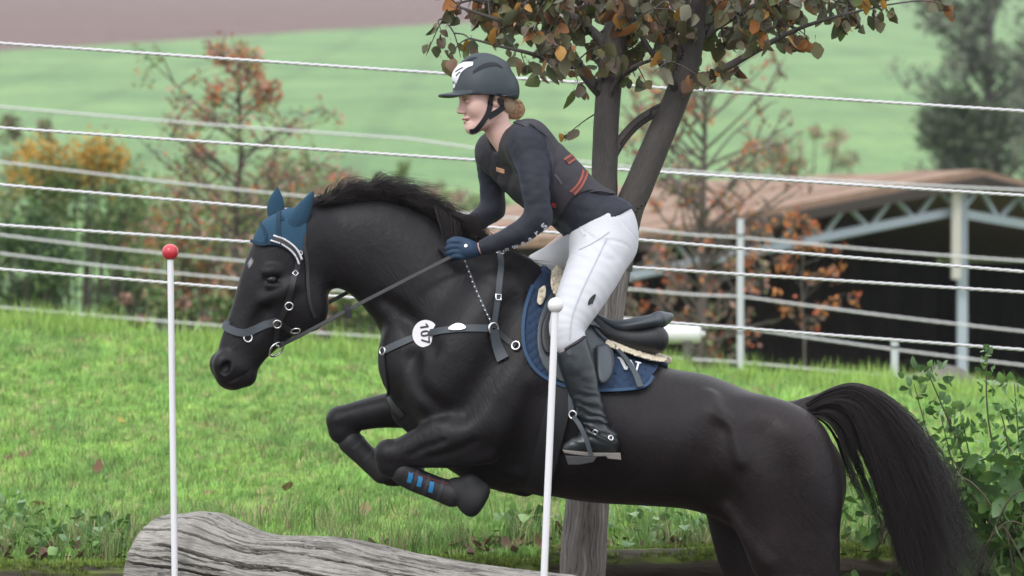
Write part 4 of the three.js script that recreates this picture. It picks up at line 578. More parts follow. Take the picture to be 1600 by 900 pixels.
{ // bridle
  const b = group('bridle', 'black leather bridle with silver browband on the horse\'s head', 'bridle', null, P(430, 545, 0.12));
  const st = (name, path, w, m = leatherBlack, o = {}) => add(name, strap(horseF, path, w, o.th ?? 0.006, o), m, b);
  st('cheekpiece', [[474, 372], [468, 400], [461, 428], [453, 458], [446, 482], [436, 504], [430, 528]], 0.02);
  st('cheekpiece', [[470, 335], [474, 352], [474, 372]], 0.02);
  st('throatlatch', [[474, 380], [479, 410], [480, 445], [484, 475], [492, 496]], 0.013);
  st('browband', [[428, 375], [442, 380], [455, 389], [463, 399], [467, 409]], 0.018, leatherBlack, { th: 0.006, off: 0.012 });
  { const bd = []; for (const [dy, n, r] of [[-4, 22, 0.0045], [3, 20, 0.0042]]) for (let i = 0; i < n; i++) { const t = i / (n - 1), k = crSample([[428, 375], [442, 380], [455, 389], [463, 399], [467, 409]], 10), q = k[Math.round(t * (k.length - 1))], [p, nn] = onSurf(horseF, q[0] - dy * 0.6, q[1] + dy); const g = new THREE.SphereGeometry(r, 8, 6); g.translate(p.x + nn.x * 0.02, p.y + nn.y * 0.02, p.z + nn.z * 0.02); bd.push(g); } add('browband_beads', mergeGeometries(bd), silver, b); }
  const nb = st('noseband', [[350, 505], [356, 512], [368, 518], [383, 520], [400, 514], [420, 506], [434, 502]], 0.028, leatherSaddle, { th: 0.01 });
  st('noseband', [[434, 502], [448, 512], [460, 520], [470, 520]], 0.02, leatherBlack, { th: 0.007 });
  st('flash_strap', [[432, 503], [432, 520], [430, 540]], 0.014);
  const F2 = (x, y, z) => headF(x, y, z);
  buckle(horseF, 387, 528, 0.015, b, 'ring'); buckle(horseF, 452, 478, 0.014, b, 'buckle', { off: 0.01 }); buckle(horseF, 461, 428, 0.011, b, 'buckle', { off: 0.01, sq: 1 }); buckle(horseF, 433, 505, 0.015, b, 'buckle', { off: 0.012 }); buckle(horseF, 462, 515, 0.012, b, 'buckle', { sx: 1.5, spin: 0.4 }); buckle(horseF, 468, 396, 0.008, b, 'stud', { off: 0.014 });
  buckle(horseF, 429, 543, 0.032, b, 'bit_ring', { off: 0.012, r: 0.0042 });
  const bc = onSurf(horseF, 429, 543)[0]; add('bit', tube([bc.clone().add(v3(0.03, 0.0, 0.012)), bc.clone().add(v3(-0.02, 0.02, 0.004)), bc.clone().add(v3(-0.035, 0.03, -0.03))], 0.005, 8, 4), steel, b);
  // reins: near and far
  const rein = (pts, w) => { const k = crSample(pts.map(p => [p.x, p.y, p.z]), 8).map(q => v3(...q)); return ribbonFrom(k, k.map((_, i) => v3(0.25, 0.5, 1).normalize()), w, 0.005); };
  add('rein', rein([bc.clone().add(v3(0.022, 0.005, 0.018)), P(480, 519, 0.16), P(543, 485, 0.18), P(620, 445, 0.195), P(704, 402, 0.19)], 0.013), leatherBlack, b);
  add('rein', rein([P(452, 515, -0.02), P(505, 478, -0.06), P(540, 459, -0.12), P(620, 415, -0.16), P(702, 374, -0.15)], 0.014), leatherBlack, b);
  add('rein_stop', rein([P(540, 475, 0.188), P(543, 486, 0.19), P(545, 497, 0.188)], 0.02), leatherDark, b);
  add('rein', rein([P(704, 402, 0.19), P(690, 392, 0.12), P(680, 384, 0.0), P(690, 378, -0.1), P(702, 374, -0.15)], 0.017), leatherBlack, b);
}
{ // ear bonnet
  const b = group('ear_bonnet', 'blue crocheted ear bonnet covering the horse\'s ears', 'bonnet', null, P(440, 360, 0.05));
  const cap = [[436, 330], [412, 342], [398, 362], [395, 379], [408, 383], [424, 380], [440, 383], [454, 391], [464, 402], [472, 396], [475, 374], [480, 354], [474, 338], [460, 326], [448, 324]];
  add('forehead_panel', sheet(horseF, cap, 0.1, 0.004, 0.009, 0.0055, { both: true }), tealCloth, b);
  const ear = (path, name, flip) => { // a leaf-shaped cup
    const pos = [], idx = [], n = 22, m = 16, k = crSample(path.map(([x, y, z, w]) => { const p = P(x, y, z); return [p.x, p.y, p.z, w]; }), 6), N = k.length;
    for (let i = 0; i < N; i++) { const c = v3(k[i][0], k[i][1], k[i][2]), T = v3(...(k[Math.min(N - 1, i + 1)].slice(0, 3))).sub(v3(...(k[Math.max(0, i - 1)].slice(0, 3)))).normalize(), Sd = v3(flip * 0.25, 0, 1).addScaledVector(T, -v3(flip * 0.25, 0, 1).dot(T)).normalize(), U = T.clone().cross(Sd);
      for (let j = 0; j <= m; j++) { const a = j / m * Math.PI * 2, q = c.clone().addScaledVector(Sd, Math.cos(a) * k[i][3] * 0.72).addScaledVector(U, Math.sin(a) * k[i][3]); pos.push(q.x, q.y, q.z); } }
    for (let i = 0; i < N - 1; i++) for (let j = 0; j < m; j++) { const a = i * (m + 1) + j; idx.push(a, a + 1, a + m + 1, a + 1, a + m + 2, a + m + 1); }
    return geoFrom(pos, idx, pos.flatMap((_, i) => i % 3 ? [] : [pos[i] * 1, pos[i + 1]])); };
  add('ear_cover', ear([[456, 362, 0.08, 0.03], [462, 352, 0.085, 0.036], [468, 340, 0.09, 0.036], [477, 322, 0.095, 0.026], [486, 306, 0.1, 0.012], [490, 299, 0.1, 0.002]], 'ear_cover', 1), tealCloth, b);
  add('ear_cover', ear([[434, 352, -0.02, 0.028], [432, 338, -0.02, 0.033], [431, 324, -0.02, 0.034], [432, 310, -0.015, 0.026], [433, 299, -0.01, 0.012], [433, 292, -0.01, 0.002]], 'ear_cover', -1), tealCloth, b);
  add('seam', strap(horseF, [[438, 330], [436, 344], [436, 362], [438, 380]], 0.014, 0.006, { off: 0.008 }), tealCloth, b); add('seam', strap(horseF, [[408, 350], [414, 358], [418, 370], [416, 382]], 0.01, 0.005, { off: 0.008 }), tealCloth, b);
  add('edge_cord', strap(horseF, [[396, 378], [410, 383], [424, 381], [440, 384], [456, 393]], 0.012, 0.008, { off: 0.006 }), tealCloth, b);
}
{ // breastplate with the start number
  const b = group('breastplate', 'dark leather breastplate with steel buckles across the horse\'s chest', 'breastplate', null, P(770, 513, 0.25));
  const st = (name, path, w, m = leatherSaddle, o = {}) => add(name, strap(horseF, path, w, o.th ?? 0.006, o), m, b);
  st('chest_strap', [[600, 549], [618, 540], [640, 531], [667, 522], [700, 516], [735, 513], [768, 513]], 0.026);
  st('neck_strap', [[770, 512], [773, 492], [777, 465], [781, 436], [783, 412], [781, 398]], 0.022);
  st('girth_strap', [[772, 514], [788, 528], [806, 541]], 0.02, leatherBlack);
  st('strap_end', [[769, 515], [773, 535], [781, 552], [787, 563]], t => 0.034 + 0.012 * t, leatherSaddle, { th: 0.009, off: 0.006 });
  st('lower_strap', [[598, 550], [599, 572], [604, 600], [612, 626], [630, 650]], 0.028, leatherDark);
  const sil = st('keeper', [[703, 515], [716, 512], [728, 513]], t => 0.006 + 0.02 * Math.sin(Math.PI * t), silver, { off: 0.008 });
  buckle(horseF, 769, 513, 0.02, b, 'ring', { off: 0.009, r: 0.005 }); buckle(horseF, 807, 541, 0.015, b, 'buckle', { off: 0.01, r: 0.0045 }); buckle(horseF, 777, 465, 0.014, b, 'buckle', { off: 0.01, r: 0.0045, sq: 1, spin: 0.785 }); buckle(horseF, 600, 549, 0.014, b, 'buckle', { off: 0.008 }); buckle(horseF, 781, 396, 0.016, b, 'ring', { off: 0.008, r: 0.005 });
  st('cord', [[726, 408], [736, 430], [746, 456], [757, 482], [767, 506]], 0.006, leatherSaddle, { th: 0.004, sub: 14 });
  const beads = []; for (let i = 0; i < 14; i++) { const t = i / 13, [p, n] = onSurf(horseF, lerp(727, 767, t), lerp(410, 505, t) + 3 * Math.sin(t * 3)); const g = new THREE.SphereGeometry(0.0035, 8, 6); g.translate(p.x + n.x * 0.006, p.y + n.y * 0.006, p.z + n.z * 0.006); beads.push(g); } add('cord_beads', mergeGeometries(beads), silver, b);
}
{ // start number disc
  const [p, n] = onSurf(horseF, 667, 522); const nn = n.clone().add(v3(0, 0, 1.2)).normalize();
  const b = group('number_disc', 'round white start number disc reading 107 on the chest strap', 'number disc', null, p.clone());
  const c = p.clone().addScaledVector(nn, 0.016), disc = new THREE.CylinderGeometry(0.0505, 0.0505, 0.004, 40); disc.rotateX(Math.PI / 2);
  add('disc', orient(disc, c, nn), std([0.78, 0.76, 0.78], 0.45), b);
  const t = new TextGeometry('107', { font: fontSans, size: 0.034, depth: 0.0012, curveSegments: 6 }); t.computeBoundingBox(); const bb = t.boundingBox; t.translate(-(bb.min.x + bb.max.x) / 2, -(bb.min.y + bb.max.y) / 2, 0); t.scale(1.02, 1.0, 1);
  add('number', orient(t, c.clone().addScaledVector(nn, 0.0022), nn, -Math.PI / 2 + 0.12), std([0.03, 0.03, 0.035], 0.6), b);
}
{ // saddle pad
  const b = group('saddle_pad', 'navy quilted saddle pad with cream fleece edge under the saddle', 'saddle pad', null, P(920, 520, 0.25));
  const out = [[852, 420], [832, 446], [821, 480], [817, 520], [823, 556], [846, 586], [890, 605], [944, 610], [1004, 605], [1020, 588], [1031, 568], [1000, 550], [950, 528], [900, 480]];
  const q = (f, s) => (x, y, z) => f(x, y, z) + 0.0022 * (Math.abs(Math.sin((x * 0.8 + y) * 90)) ** 6 + Math.abs(Math.sin((x * 0.8 - y) * 90)) ** 6);
  for (const s of [1, -1]) { const quilt = (x, y, z) => horseF(x, y, z); add('cloth', sheet(q(quilt), out, 0.27 * s, 0.009, 0.014, 0.0075), navyCloth, b); }
  const topF = field([limb([S(850, 438, 0, 0.02), S(900, 482, 0, 0.02), S(960, 532, 0, 0.02), S(1030, 566, 0, 0.02)], 0)]);
  add('spine_cloth', meshField((x, y, z) => smax(smax(Math.abs(horseF(x, y, z) - 0.009) - 0.008, Math.abs(z) - 0.04, 0.004), topF(x, y, z) - 0.035, 0.004), [P(830, 430).x, P(0, 600).y, -0.06], [P(1040, 0).x, P(0, 400).y, 0.06], 0.0075), navyCloth, b);
  const fl = (x, y, z) => horseF(x, y, z) + 0.006 * nz(x * 130, y * 130, z * 130) + 0.004 * nz(x * 60, y * 60, z * 60);
  for (const s of [1, -1]) {
    add('fleece', sheet(fl, [[950, 530], [985, 543], [1015, 552], [1042, 553], [1043, 566], [1018, 564], [980, 552], [948, 540]], 0.26 * s, 0.028, 0.03, 0.006), fleeceM, b);
    add('fleece', sheet(fl, [[862, 424], [880, 404], [892, 408], [893, 430], [880, 452], [868, 462], [861, 446]], 0.2 * s, 0.034, 0.036, 0.006), fleeceM, b);
    add('fleece', sheet(fl, [[842, 452], [852, 446], [853, 462], [846, 476], [839, 472]], 0.22 * s, 0.02, 0.02, 0.006), fleeceM, b);
  }
  const t = new TextGeometry('W', { font: fontSerif, size: 0.062, depth: 0.004, curveSegments: 4 }); t.computeBoundingBox(); const bb = t.boundingBox; t.translate(-(bb.min.x + bb.max.x) / 2, -(bb.min.y + bb.max.y) / 2, 0);
  const [p, n] = onSurf(padF, 984, 571); add('embroidered_letter', orient(t, p.addScaledVector(n, -0.001), n, -0.12), std([0.75, 0.75, 0.78], 0.7), b);
  add('binding', strap(padF, [[832, 446], [821, 480], [817, 520], [823, 556], [846, 586], [890, 605], [944, 610], [1004, 605], [1020, 588]], 0.012, 0.006, { off: -0.002 }), std([0.02, 0.06, 0.13], 0.7), b);
}
{ // saddle
  const b = group('saddle', 'blue grey leather jumping saddle with raised cantle', 'saddle', null, P(950, 510, 0.2));
  const seatP = [profile([[868, 418, 884, 452, 0.055], [902, 452, 910, 490, 0.08], [938, 484, 940, 512, 0.12], [966, 494, 966, 524, 0.15], [1000, 489, 1000, 520, 0.165], [1026, 486, 1022, 516, 0.15], [1038, 492, 1032, 512, 0.11]], 0.03, 5),
    limb([S(1030, 494, 0.1, 0.016), S(1044, 495, 0.04, 0.016), S(1046, 495, 0, 0.016), S(1044, 495, -0.04, 0.016), S(1030, 494, -0.1, 0.016)], 0.03),
    ell(P(975, 484, 0), [0.13, 0.035, 0.1], 0.05, 1)];
  const sb = primBox(seatP); add('seat', meshField(field(seatP), sb[0], sb[1], 0.007), leatherSaddle, b);
  for (const s of [1, -1]) {
    const pan = [limb([S(905, 492, 0.09 * s, 0.035), S(950, 520, 0.11 * s, 0.035), S(990, 530, 0.11 * s, 0.045), S(1022, 530, 0.1 * s, 0.055)], 0.02)];
    const pb = primBox(pan); add('panel', meshField(field(pan), pb[0], pb[1], 0.008), leatherDark, b);
    const fp = [[872, 446], [852, 474], [840, 512], [842, 556], [862, 588], [900, 602], [938, 600], [957, 580], [960, 552], [950, 528], [962, 520], [944, 496], [905, 468]];
    add('flap', sheet(horseF, fp, 0.28 * s, 0.026, 0.014, 0.007), leatherSaddle, b);
    add('skirt', sheet(horseF, [[890, 462], [915, 470], [945, 490], [975, 512], [966, 528], [935, 512], [905, 500]], 0.24 * s, 0.045, 0.014, 0.007), leatherSaddle, b);
    add('knee_block', sheet(horseF, [[862, 470], [846, 510], [848, 545], [860, 552], [866, 520], [878, 480]], 0.28 * s, 0.042, 0.03, 0.007, { round: 0.012 }), leatherDark, b);
    add('thigh_block', sheet(horseF, [[932, 540], [950, 538], [958, 556], [956, 585], [944, 600], [932, 590]], 0.3 * s, 0.05, 0.045, 0.007, { round: 0.02 }), leatherSaddle, b);
  }
  const g2 = (x, y, z) => horseF(x, y, z) - 0.032;
  add('strap', strap(g2, [[918, 500], [936, 524], [956, 540], [975, 560], [990, 582], [1000, 606]], t => 0.016 + 0.008 * t, 0.006, { off: 0.003 }), leatherSaddle, b);
  add('girth', strap(horseF, [[880, 594], [872, 640], [860, 690], [848, 735], [838, 768]], 0.09, 0.012, { off: 0.002 }), leatherDark, b);
  add('girth', strap(horseF, [[880, 594], [872, 640], [860, 690], [848, 735], [838, 768]], 0.09, 0.012, { off: 0.002, side: -1 }), leatherDark, b);
}
// leg protection
const bootShell = std([0.014, 0.014, 0.016], 0.6, { bumpMap: grainTex, bumpScale: 0.001 });
{
  const cut = (pr, h = 0.005) => { const q = primBox(pr, 0.02); return meshField(field(pr), q[0], q[1], h); };
  const b = group('tendon_boot', 'black tendon boot with three blue marks on the near foreleg', 'leg boot', 'tendon boots', P(670, 762, 0.17));
  add('shell', cut([limb([S(630, 737, 0.17, 0.05), S(650, 750, 0.168, 0.045), S(685, 764, 0.165, 0.044), S(706, 771, 0.165, 0.05)], 0.01)]), bootShell, b);
  const bf = field([limb([S(630, 737, 0.17, 0.05), S(650, 750, 0.168, 0.045), S(685, 764, 0.165, 0.044), S(706, 771, 0.165, 0.05)], 0.01)]);
  for (const [x, y] of [[641, 746], [656, 752], [674, 761]]) add('blue_mark', strap(bf, [[x + 1, y - 8], [x, y], [x - 2, y + 8]], 0.017, 0.003, { off: 0.0 }), std([0.01, 0.17, 0.38], 0.5), b);
  const c = group('tendon_boot', 'plain black tendon boot on the far foreleg behind the blue marked one', 'leg boot', 'tendon boots', P(575, 715, -0.16));
  add('shell', cut([limb([S(548, 690, -0.157, 0.048), S(570, 712, -0.16, 0.044), S(598, 736, -0.165, 0.048)], 0.01)]), bootShell, c);
  const strapM = std([0.03, 0.03, 0.034], 0.55), edgeM = std([0.09, 0.02, 0.025], 0.7);
  for (const [x, y] of [[648, 749], [666, 757], [688, 765]]) add('strap', strap(bf, [[x + 5, y - 15], [x + 1, y], [x - 5, y + 15]], 0.012, 0.003, { off: 0 }), strapM, b);
  add('edge', strap(bf, [[640, 738], [660, 745], [684, 752], [702, 757]], 0.005, 0.003, { off: 0 }), edgeM, b);
  const cf = field([limb([S(548, 690, -0.157, 0.048), S(570, 712, -0.16, 0.044), S(598, 736, -0.165, 0.048)], 0.01)]); for (const [x, y] of [[556, 698], [574, 715]]) add('strap', strap((x2, y2, z2) => cf(x2, y2, z2 - 0.32), [[x + 10, y - 12], [x, y], [x - 10, y + 10]], 0.012, 0.003, { off: 0 }).translate(0, 0, -0.32), strapM, c);
  // overreach boot: a rubber bell over the hoof
  const o = group('bell_boot', 'black rubber bell boot over the near front hoof', 'leg boot', null, P(735, 775, 0.165));
  const bell = [limb([S(712, 766, 0.165, 0.047), S(728, 772, 0.165, 0.055), S(737, 776, 0.165, 0.064), S(742, 779, 0.165, 0.07)], 0.02), ell(P(734, 752, 0.165), [0.03, 0.028, 0.05], 0.03)];
  const ax = v3(0.86, -0.5, 0).normalize(), e = P(757, 789, 0.165), bfn = field(bell), q = primBox(bell);
  add('cuff', meshField((x, y, z) => smax(bfn(x, y, z), (x - e.x) * ax.x + (y - e.y) * ax.y + (z - e.z) * ax.z, 0.03), q[0], q[1], 0.005), std([0.013, 0.013, 0.015], 0.75), o);
}
// ---------------------------------------------------------------- the rider
const rider = group('person', 'rider in dark vest and white breeches leaning forward over the horse', 'person', null, P(930, 500, 0));
{
  const skin = std([0.76, 0.5, 0.43], 0.5, { bumpMap: grainTex, bumpScale: 0.0002, sheen: 0.15 });
  // ---- head frame: forward, up, towards the camera side
  const O = P(760, 151, 0.02), yaw = 0.3, pitch = 0.17;
  const fw = v3(-Math.cos(yaw) * Math.cos(pitch), -Math.sin(pitch), Math.sin(yaw) * Math.cos(pitch)), sd = v3(Math.sin(yaw), 0, Math.cos(yaw)), up = sd.clone().cross(fw).negate(); if (up.y < 0) up.negate();
  const inv = (x, y, z) => { const a = x - O.x, b = y - O.y, c = z - O.z; return [a * fw.x + b * fw.y + c * fw.z, a * up.x + b * up.y + c * up.z, a * sd.x + b * sd.y + c * sd.z]; };
  const W = (X, Y, Z) => O.clone().addScaledVector(fw, X).addScaledVector(up, Y).addScaledVector(sd, Z);
  const hp = [ell(v3(-0.012, 0.045, 0), [0.097, 0.08, 0.074], 0.02), ell(v3(0.028, -0.03, 0), [0.066, 0.085, 0.06], 0.05)];
  for (const s of [1, -1]) hp.push(
    limb([[v3(-0.01, -0.055, 0.05 * s), 0.018], [v3(0.03, -0.09, 0.04 * s), 0.017], [v3(0.072, -0.108, 0.012 * s), 0.016]], 0.035),
    ell(v3(0.058, -0.03, 0.04 * s), [0.03, 0.03, 0.022], 0.03), limb([[v3(0.088, 0.016, 0.012 * s), 0.011], [v3(0.084, 0.019, 0.034 * s), 0.011], [v3(0.066, 0.012, 0.054 * s), 0.01]], 0.02));
  hp.push(ell(v3(0.079, -0.1, 0), [0.019, 0.019, 0.02], 0.02), limb([[v3(0.092, 0.004, 0), 0.008], [v3(0.104, -0.022, 0), 0.0095], [v3(0.113, -0.037, 0), 0.0105]], 0.012));
  for (const s of [1, -1]) hp.push(ell(v3(0.1, -0.042, 0.011 * s), [0.012, 0.008, 0.008], 0.008), ell(v3(0.094, -0.004, 0.031 * s), [0.016, 0.012, 0.018], 0.014, 1), ell(v3(0.082, -0.004, 0.031 * s), [0.0135, 0.0115, 0.015], 0.003),
    ell(v3(-0.008, -0.012, 0.073 * s), [0.019, 0.031, 0.011], 0.008, 0, -0.15), ell(v3(-0.004, -0.008, 0.084 * s), [0.01, 0.018, 0.008], 0.006, 1, -0.15));
  hp.push(ell(v3(0.09, -0.066, 0), [0.014, 0.0085, 0.024], 0.008), ell(v3(0.086, -0.083, 0), [0.014, 0.008, 0.021], 0.008), ell(v3(0.1, -0.0745, 0), [0.016, 0.0048, 0.022], 0.004, 1));
  const hRaw = field(hp), headSkin = (x, y, z) => { const q = inv(x, y, z); return hRaw(q[0], q[1], q[2]); };
  const neckP = [limb([[W(-0.02, -0.05, 0), 0.053], [P(779, 203, 0.0), 0.05], [P(806, 236, -0.01), 0.056]], 0.03)];
  // ---- joints
  const cols = (e, k = 0.09) => [
    limb([S(950, 352, 0.085, 0.108 + e), S(908, 320, 0.075, 0.09 + e), S(860, 274, 0.085, 0.098 + e), S(826, 226, 0.13, 0.066 + e)], k), limb([S(930, 352, -0.085, 0.108 + e), S(888, 322, -0.075, 0.09 + e), S(832, 276, -0.09, 0.1 + e), S(778, 240, -0.13, 0.062 + e)], k),
    limb([S(826, 218, 0.13, 0.05 + e), S(802, 226, 0, 0.055 + e), S(776, 234, -0.13, 0.05 + e)], 0.06)];
  const armN = e => limb([S(824, 226, 0.165, 0.056 + e), S(832, 264, 0.205, 0.056 + e), S(838, 305, 0.24, 0.05 + e), S(841, 338, 0.245, 0.045 + e)], 0.05);
  const foreN = e => limb([S(842, 340, 0.245, 0.045 + e), S(818, 360, 0.24, 0.044 + e), S(785, 376, 0.215, 0.037 + e), S(747, 389, 0.18, 0.027 + e)], 0.03);
  const armF = e => limb([S(766, 240, -0.185, 0.058 + e), S(769, 285, -0.21, 0.05 + e), S(770, 325, -0.22, 0.043 + e)], 0.04), foreF = e => limb([S(770, 326, -0.22, 0.043 + e), S(742, 348, -0.18, 0.039 + e), S(708, 366, -0.14, 0.027 + e)], 0.03);
  const thighN = e => limb([S(944, 378, 0.1, 0.106 + e), S(932, 412, 0.17, 0.105 + e), S(908, 462, 0.255, 0.088 + e), S(887, 508, 0.315, 0.068 + e), S(890, 532, 0.33, 0.06 + e)], 0.06);
  const thighF = e => limb([S(930, 372, -0.1, 0.108 + e), S(902, 390, -0.17, 0.098 + e), S(868, 408, -0.24, 0.082 + e), S(838, 432, -0.29, 0.066 + e), S(850, 470, -0.31, 0.058 + e)], 0.06);
  const calf = (dx, z, e) => limb([S(891 + dx, 532, z, 0.058 + e), S(900 + dx, 566, z + 0.012 * Math.sign(z), 0.061 + e), S(914 + dx, 615, z + 0.015 * Math.sign(z), 0.053 + e), S(929 + dx, 660, z + 0.015 * Math.sign(z), 0.044 + e), S(938 + dx, 682, z + 0.015 * Math.sign(z), 0.042 + e)], 0.03);
  const foot = (dx, z, e) => limb([S(946 + dx, 690, z, 0.038 + e), S(920 + dx, 690, z, 0.036 + e), S(896 + dx, 697, z, 0.026 + e), S(888 + dx, 700, z, 0.02 + e)], 0.025);
  // ---- body: one continuous skin, mostly under the clothes
  const bp = [...cols(-0.02), armN(-0.012), foreN(-0.006), armF(-0.012), foreF(-0.006), thighN(-0.014), thighF(-0.014), calf(0, 0.335, -0.014), calf(-40, -0.335, -0.014), foot(0, 0.35, -0.01), foot(-40, -0.35, -0.01), ...neckP];
  const bodyF = field(bp), handBall = (x, y, z) => bodyF(x, y, z);
  const bodyAll = (x, y, z) => smin(handBall(x, y, z), headSkin(x, y, z), 0.018);
  const bb = primBox(bp, 0.03); const low = meshField((x, y, z) => bodyAll(x, y, z), bb[0], [bb[1][0], P(0, 216).y, bb[1][2]], 0.011);
  const hi = meshField(bodyAll, [P(700, 0).x, P(0, 222).y, -0.15], [P(830, 0).x, P(0, 96).y, 0.2], 0.0032, { color: null });
  add('body', mergeGeometries([low, hi]), skin, rider);
  { const lip = std([0.42, 0.16, 0.15], 0.45), eyeW = std([0.7, 0.68, 0.66], 0.2), iris = std([0.05, 0.07, 0.09], 0.15);
    for (const s of [1, -1]) { const e = new THREE.SphereGeometry(0.0118, 18, 12), c = W(0.0825, -0.004, 0.031 * s); e.translate(c.x, c.y, c.z); const m = add('eye', e, eyeW, rider);
      const g = new THREE.SphereGeometry(0.0062, 14, 10), d = W(0.0905, -0.004, 0.0325 * s); g.translate(d.x - rider.position.x, d.y - rider.position.y, d.z - rider.position.z); g.userData.local = true; add('iris', g, iris, m);
      const b = [[0.094, 0.011, 0.014], [0.091, 0.014, 0.03], [0.078, 0.01, 0.05]].map(q => W(q[0] + 0.003, q[1], q[2] * s)); add('eyebrow', tube(b, t => 0.0032 * Math.sin(Math.PI * (0.15 + 0.8 * t)), 6, 5), std([0.12, 0.075, 0.045], 0.8), rider);
      const l = [[0.0955, 0.001, 0.02], [0.0955, 0.0045, 0.031], [0.088, 0.0, 0.044]].map(q => W(q[0], q[1], q[2] * s)); add('eyelash', tube(l, 0.0014, 5, 5), std([0.03, 0.02, 0.015], 0.8), rider); }
    const lp = (pts, r) => tube(pts.map(q => W(...q)), t => 0.0014 + r * Math.sin(Math.PI * t), 8, 6);
    add('lip', lp([[0.087, -0.0735, -0.024], [0.1, -0.0685, -0.008], [0.1025, -0.069, 0], [0.1, -0.0685, 0.008], [0.087, -0.0735, 0.024]], 0.0034), lip, rider);
    add('lip', lp([[0.085, -0.0805, -0.021], [0.097, -0.0815, -0.008], [0.0985, -0.082, 0], [0.097, -0.0815, 0.008], [0.085, -0.0805, 0.021]], 0.004), lip, rider); }
  // ---- clothes
  const foldTex = tex(256, 256, (u, v) => 0.5 + 0.4 * tnoise(u, v, 14, 4, 2), false, [3, 3]);
  const fold = (a, fq, seedv) => (x, y, z) => a * (nz(x * fq + seedv, y * fq * 1.6, z * fq) + 0.5 * nz(x * fq * 2.3, y * fq * 2.3 + seedv, z * fq * 2.3));
  const shirtM = std([0.014, 0.016, 0.026], 0.75, { bumpMap: foldTex, bumpScale: 0.0018, sheen: 0.3, sheenColor: lin(0.25, 0.3, 0.5) });
  const shP = [...cols(0.006), armN(0), foreN(0), armF(0), foreF(0)], shRaw = field(shP), fo = fold(0.0028, 20, 3);
  const A1 = P(972, 334, 0), A2 = P(880, 384, 0), hn = v3(A2.y - A1.y, A1.x - A2.x, 0).normalize(); if (hn.y > 0) hn.negate(); // hem
  const wr = (p, q) => { const d = q.clone().sub(p).normalize(); return (x, y, z) => Math.max((x - p.x) * d.x + (y - p.y) * d.y + (z - p.z) * d.z, Math.hypot(x - p.x, y - p.y, z - p.z) - 0.09); };
  const wN = wr(P(756, 386, 0.18), P(740, 391, 0.175)), wF = wr(P(712, 364, -0.14), P(700, 370, -0.13));
  const neckHole = field([limb([S(784, 202, 0, 0.052), S(787, 216, 0, 0.054), S(777, 226, 0, 0.02)], 0.02)]);
  const shirtF = (x, y, z) => { let d = shRaw(x, y, z) + fo(x, y, z); d = smax(d, (x - A1.x) * hn.x + (y - A1.y) * hn.y, 0.006); const cut = (p, dir) => 0; 
    const a = (x - wnP.x) * wnD.x + (y - wnP.y) * wnD.y + (z - wnP.z) * wnD.z; if (Math.hypot(x - wnP.x, y - wnP.y, z - wnP.z) < 0.12) d = smax(d, a, 0.004);
    const b = (x - wfP.x) * wfD.x + (y - wfP.y) * wfD.y + (z - wfP.z) * wfD.z; if (Math.hypot(x - wfP.x, y - wfP.y, z - wfP.z) < 0.12) d = smax(d, b, 0.004);
    return smax(d, -neckHole(x, y, z), 0.008); };
  const wnP = P(752, 387, 0.18), wnD = P(740, 391, 0.172).sub(wnP).normalize(), wfP = P(708, 366, -0.14), wfD = P(698, 371, -0.13).sub(wfP).normalize();
  const sb = primBox(shP, 0.03); add('shirt', meshField(shirtF, sb[0], sb[1], 0.0075), shirtM, rider);
  { // lettering along the forearm
    const g = [], word = 'onwears', path = [[780, 398], [792, 394], [805, 390], [817, 385], [828, 379], [839, 370], [850, 358]], ang = [0.25, 0.28, 0.32, 0.4, 0.5, 0.65, 0.8], sz = [0.018, 0.019, 0.02, 0.021, 0.023, 0.027, 0.031];
    [...word].forEach((ch, i) => { const t = new TextGeometry(ch, { font: fontSans, size: sz[i], depth: 0.002, curveSegments: 4 }); t.computeBoundingBox(); const q = t.boundingBox; t.translate(-(q.min.x + q.max.x) / 2, -(q.min.y + q.max.y) / 2, 0); const [p, n] = onSurf(shirtF, path[i][0], path[i][1] - 5); const n2 = n.clone().add(v3(0, 0, 0.6)).normalize(); g.push(orient(t, p.addScaledVector(n2, 0.002), n2, ang[i])); });
    add('sleeve_lettering', mergeGeometries(g), std([0.55, 0.57, 0.61], 0.6), rider);
  }
  // vest
  const vRaw = field(cols(0.014, 0.1)), armHole = field([limb([S(824, 228, 0.2, 0.07), S(834, 268, 0.245, 0.08), S(842, 330, 0.27, 0.07)], 0.02), limb([S(764, 242, -0.2, 0.08), S(768, 290, -0.24, 0.08), S(770, 330, -0.26, 0.07)], 0.02)]);
  const vNeck = field([limb([S(778, 192, 0.01, 0.06), S(784, 212, 0.0, 0.056), S(772, 230, 0.01, 0.02)], 0.02)]);
  const vp = pxPoly([[795, 160], [850, 180], [900, 220], [948, 272], [962, 300], [950, 304], [920, 300], [896, 310], [880, 330], [862, 352], [835, 346], [800, 330], [735, 300], [725, 220]], 0.05);
  const vestF = (x, y, z) => smax(smax(smax(vRaw(x, y, z) + fo(x, y, z) * 0.5, vp(x, y), 0.008), -armHole(x, y, z), 0.012), -vNeck(x, y, z), 0.01);
  const vestM = std([0.032, 0.029, 0.038], 0.7, { bumpMap: foldTex, bumpScale: 0.002, sheen: 0.3 });
  const vb = primBox(cols(0.014), 0.03), vest = add('vest', meshField(vestF, vb[0], vb[1], 0.0075), vestM, rider);
  const vs = (name, path, w, m, off = 0.0) => { const g = strap(vestF, path, w, 0.004, { off }); g.translate(-rider.position.x, -rider.position.y, -rider.position.z); g.userData.local = true; return add(name, g, m, vest); };
  const orange = std([0.3, 0.075, 0.045], 0.6), dkred = std([0.09, 0.02, 0.025], 0.6), vtrim = std([0.03, 0.03, 0.04], 0.6);
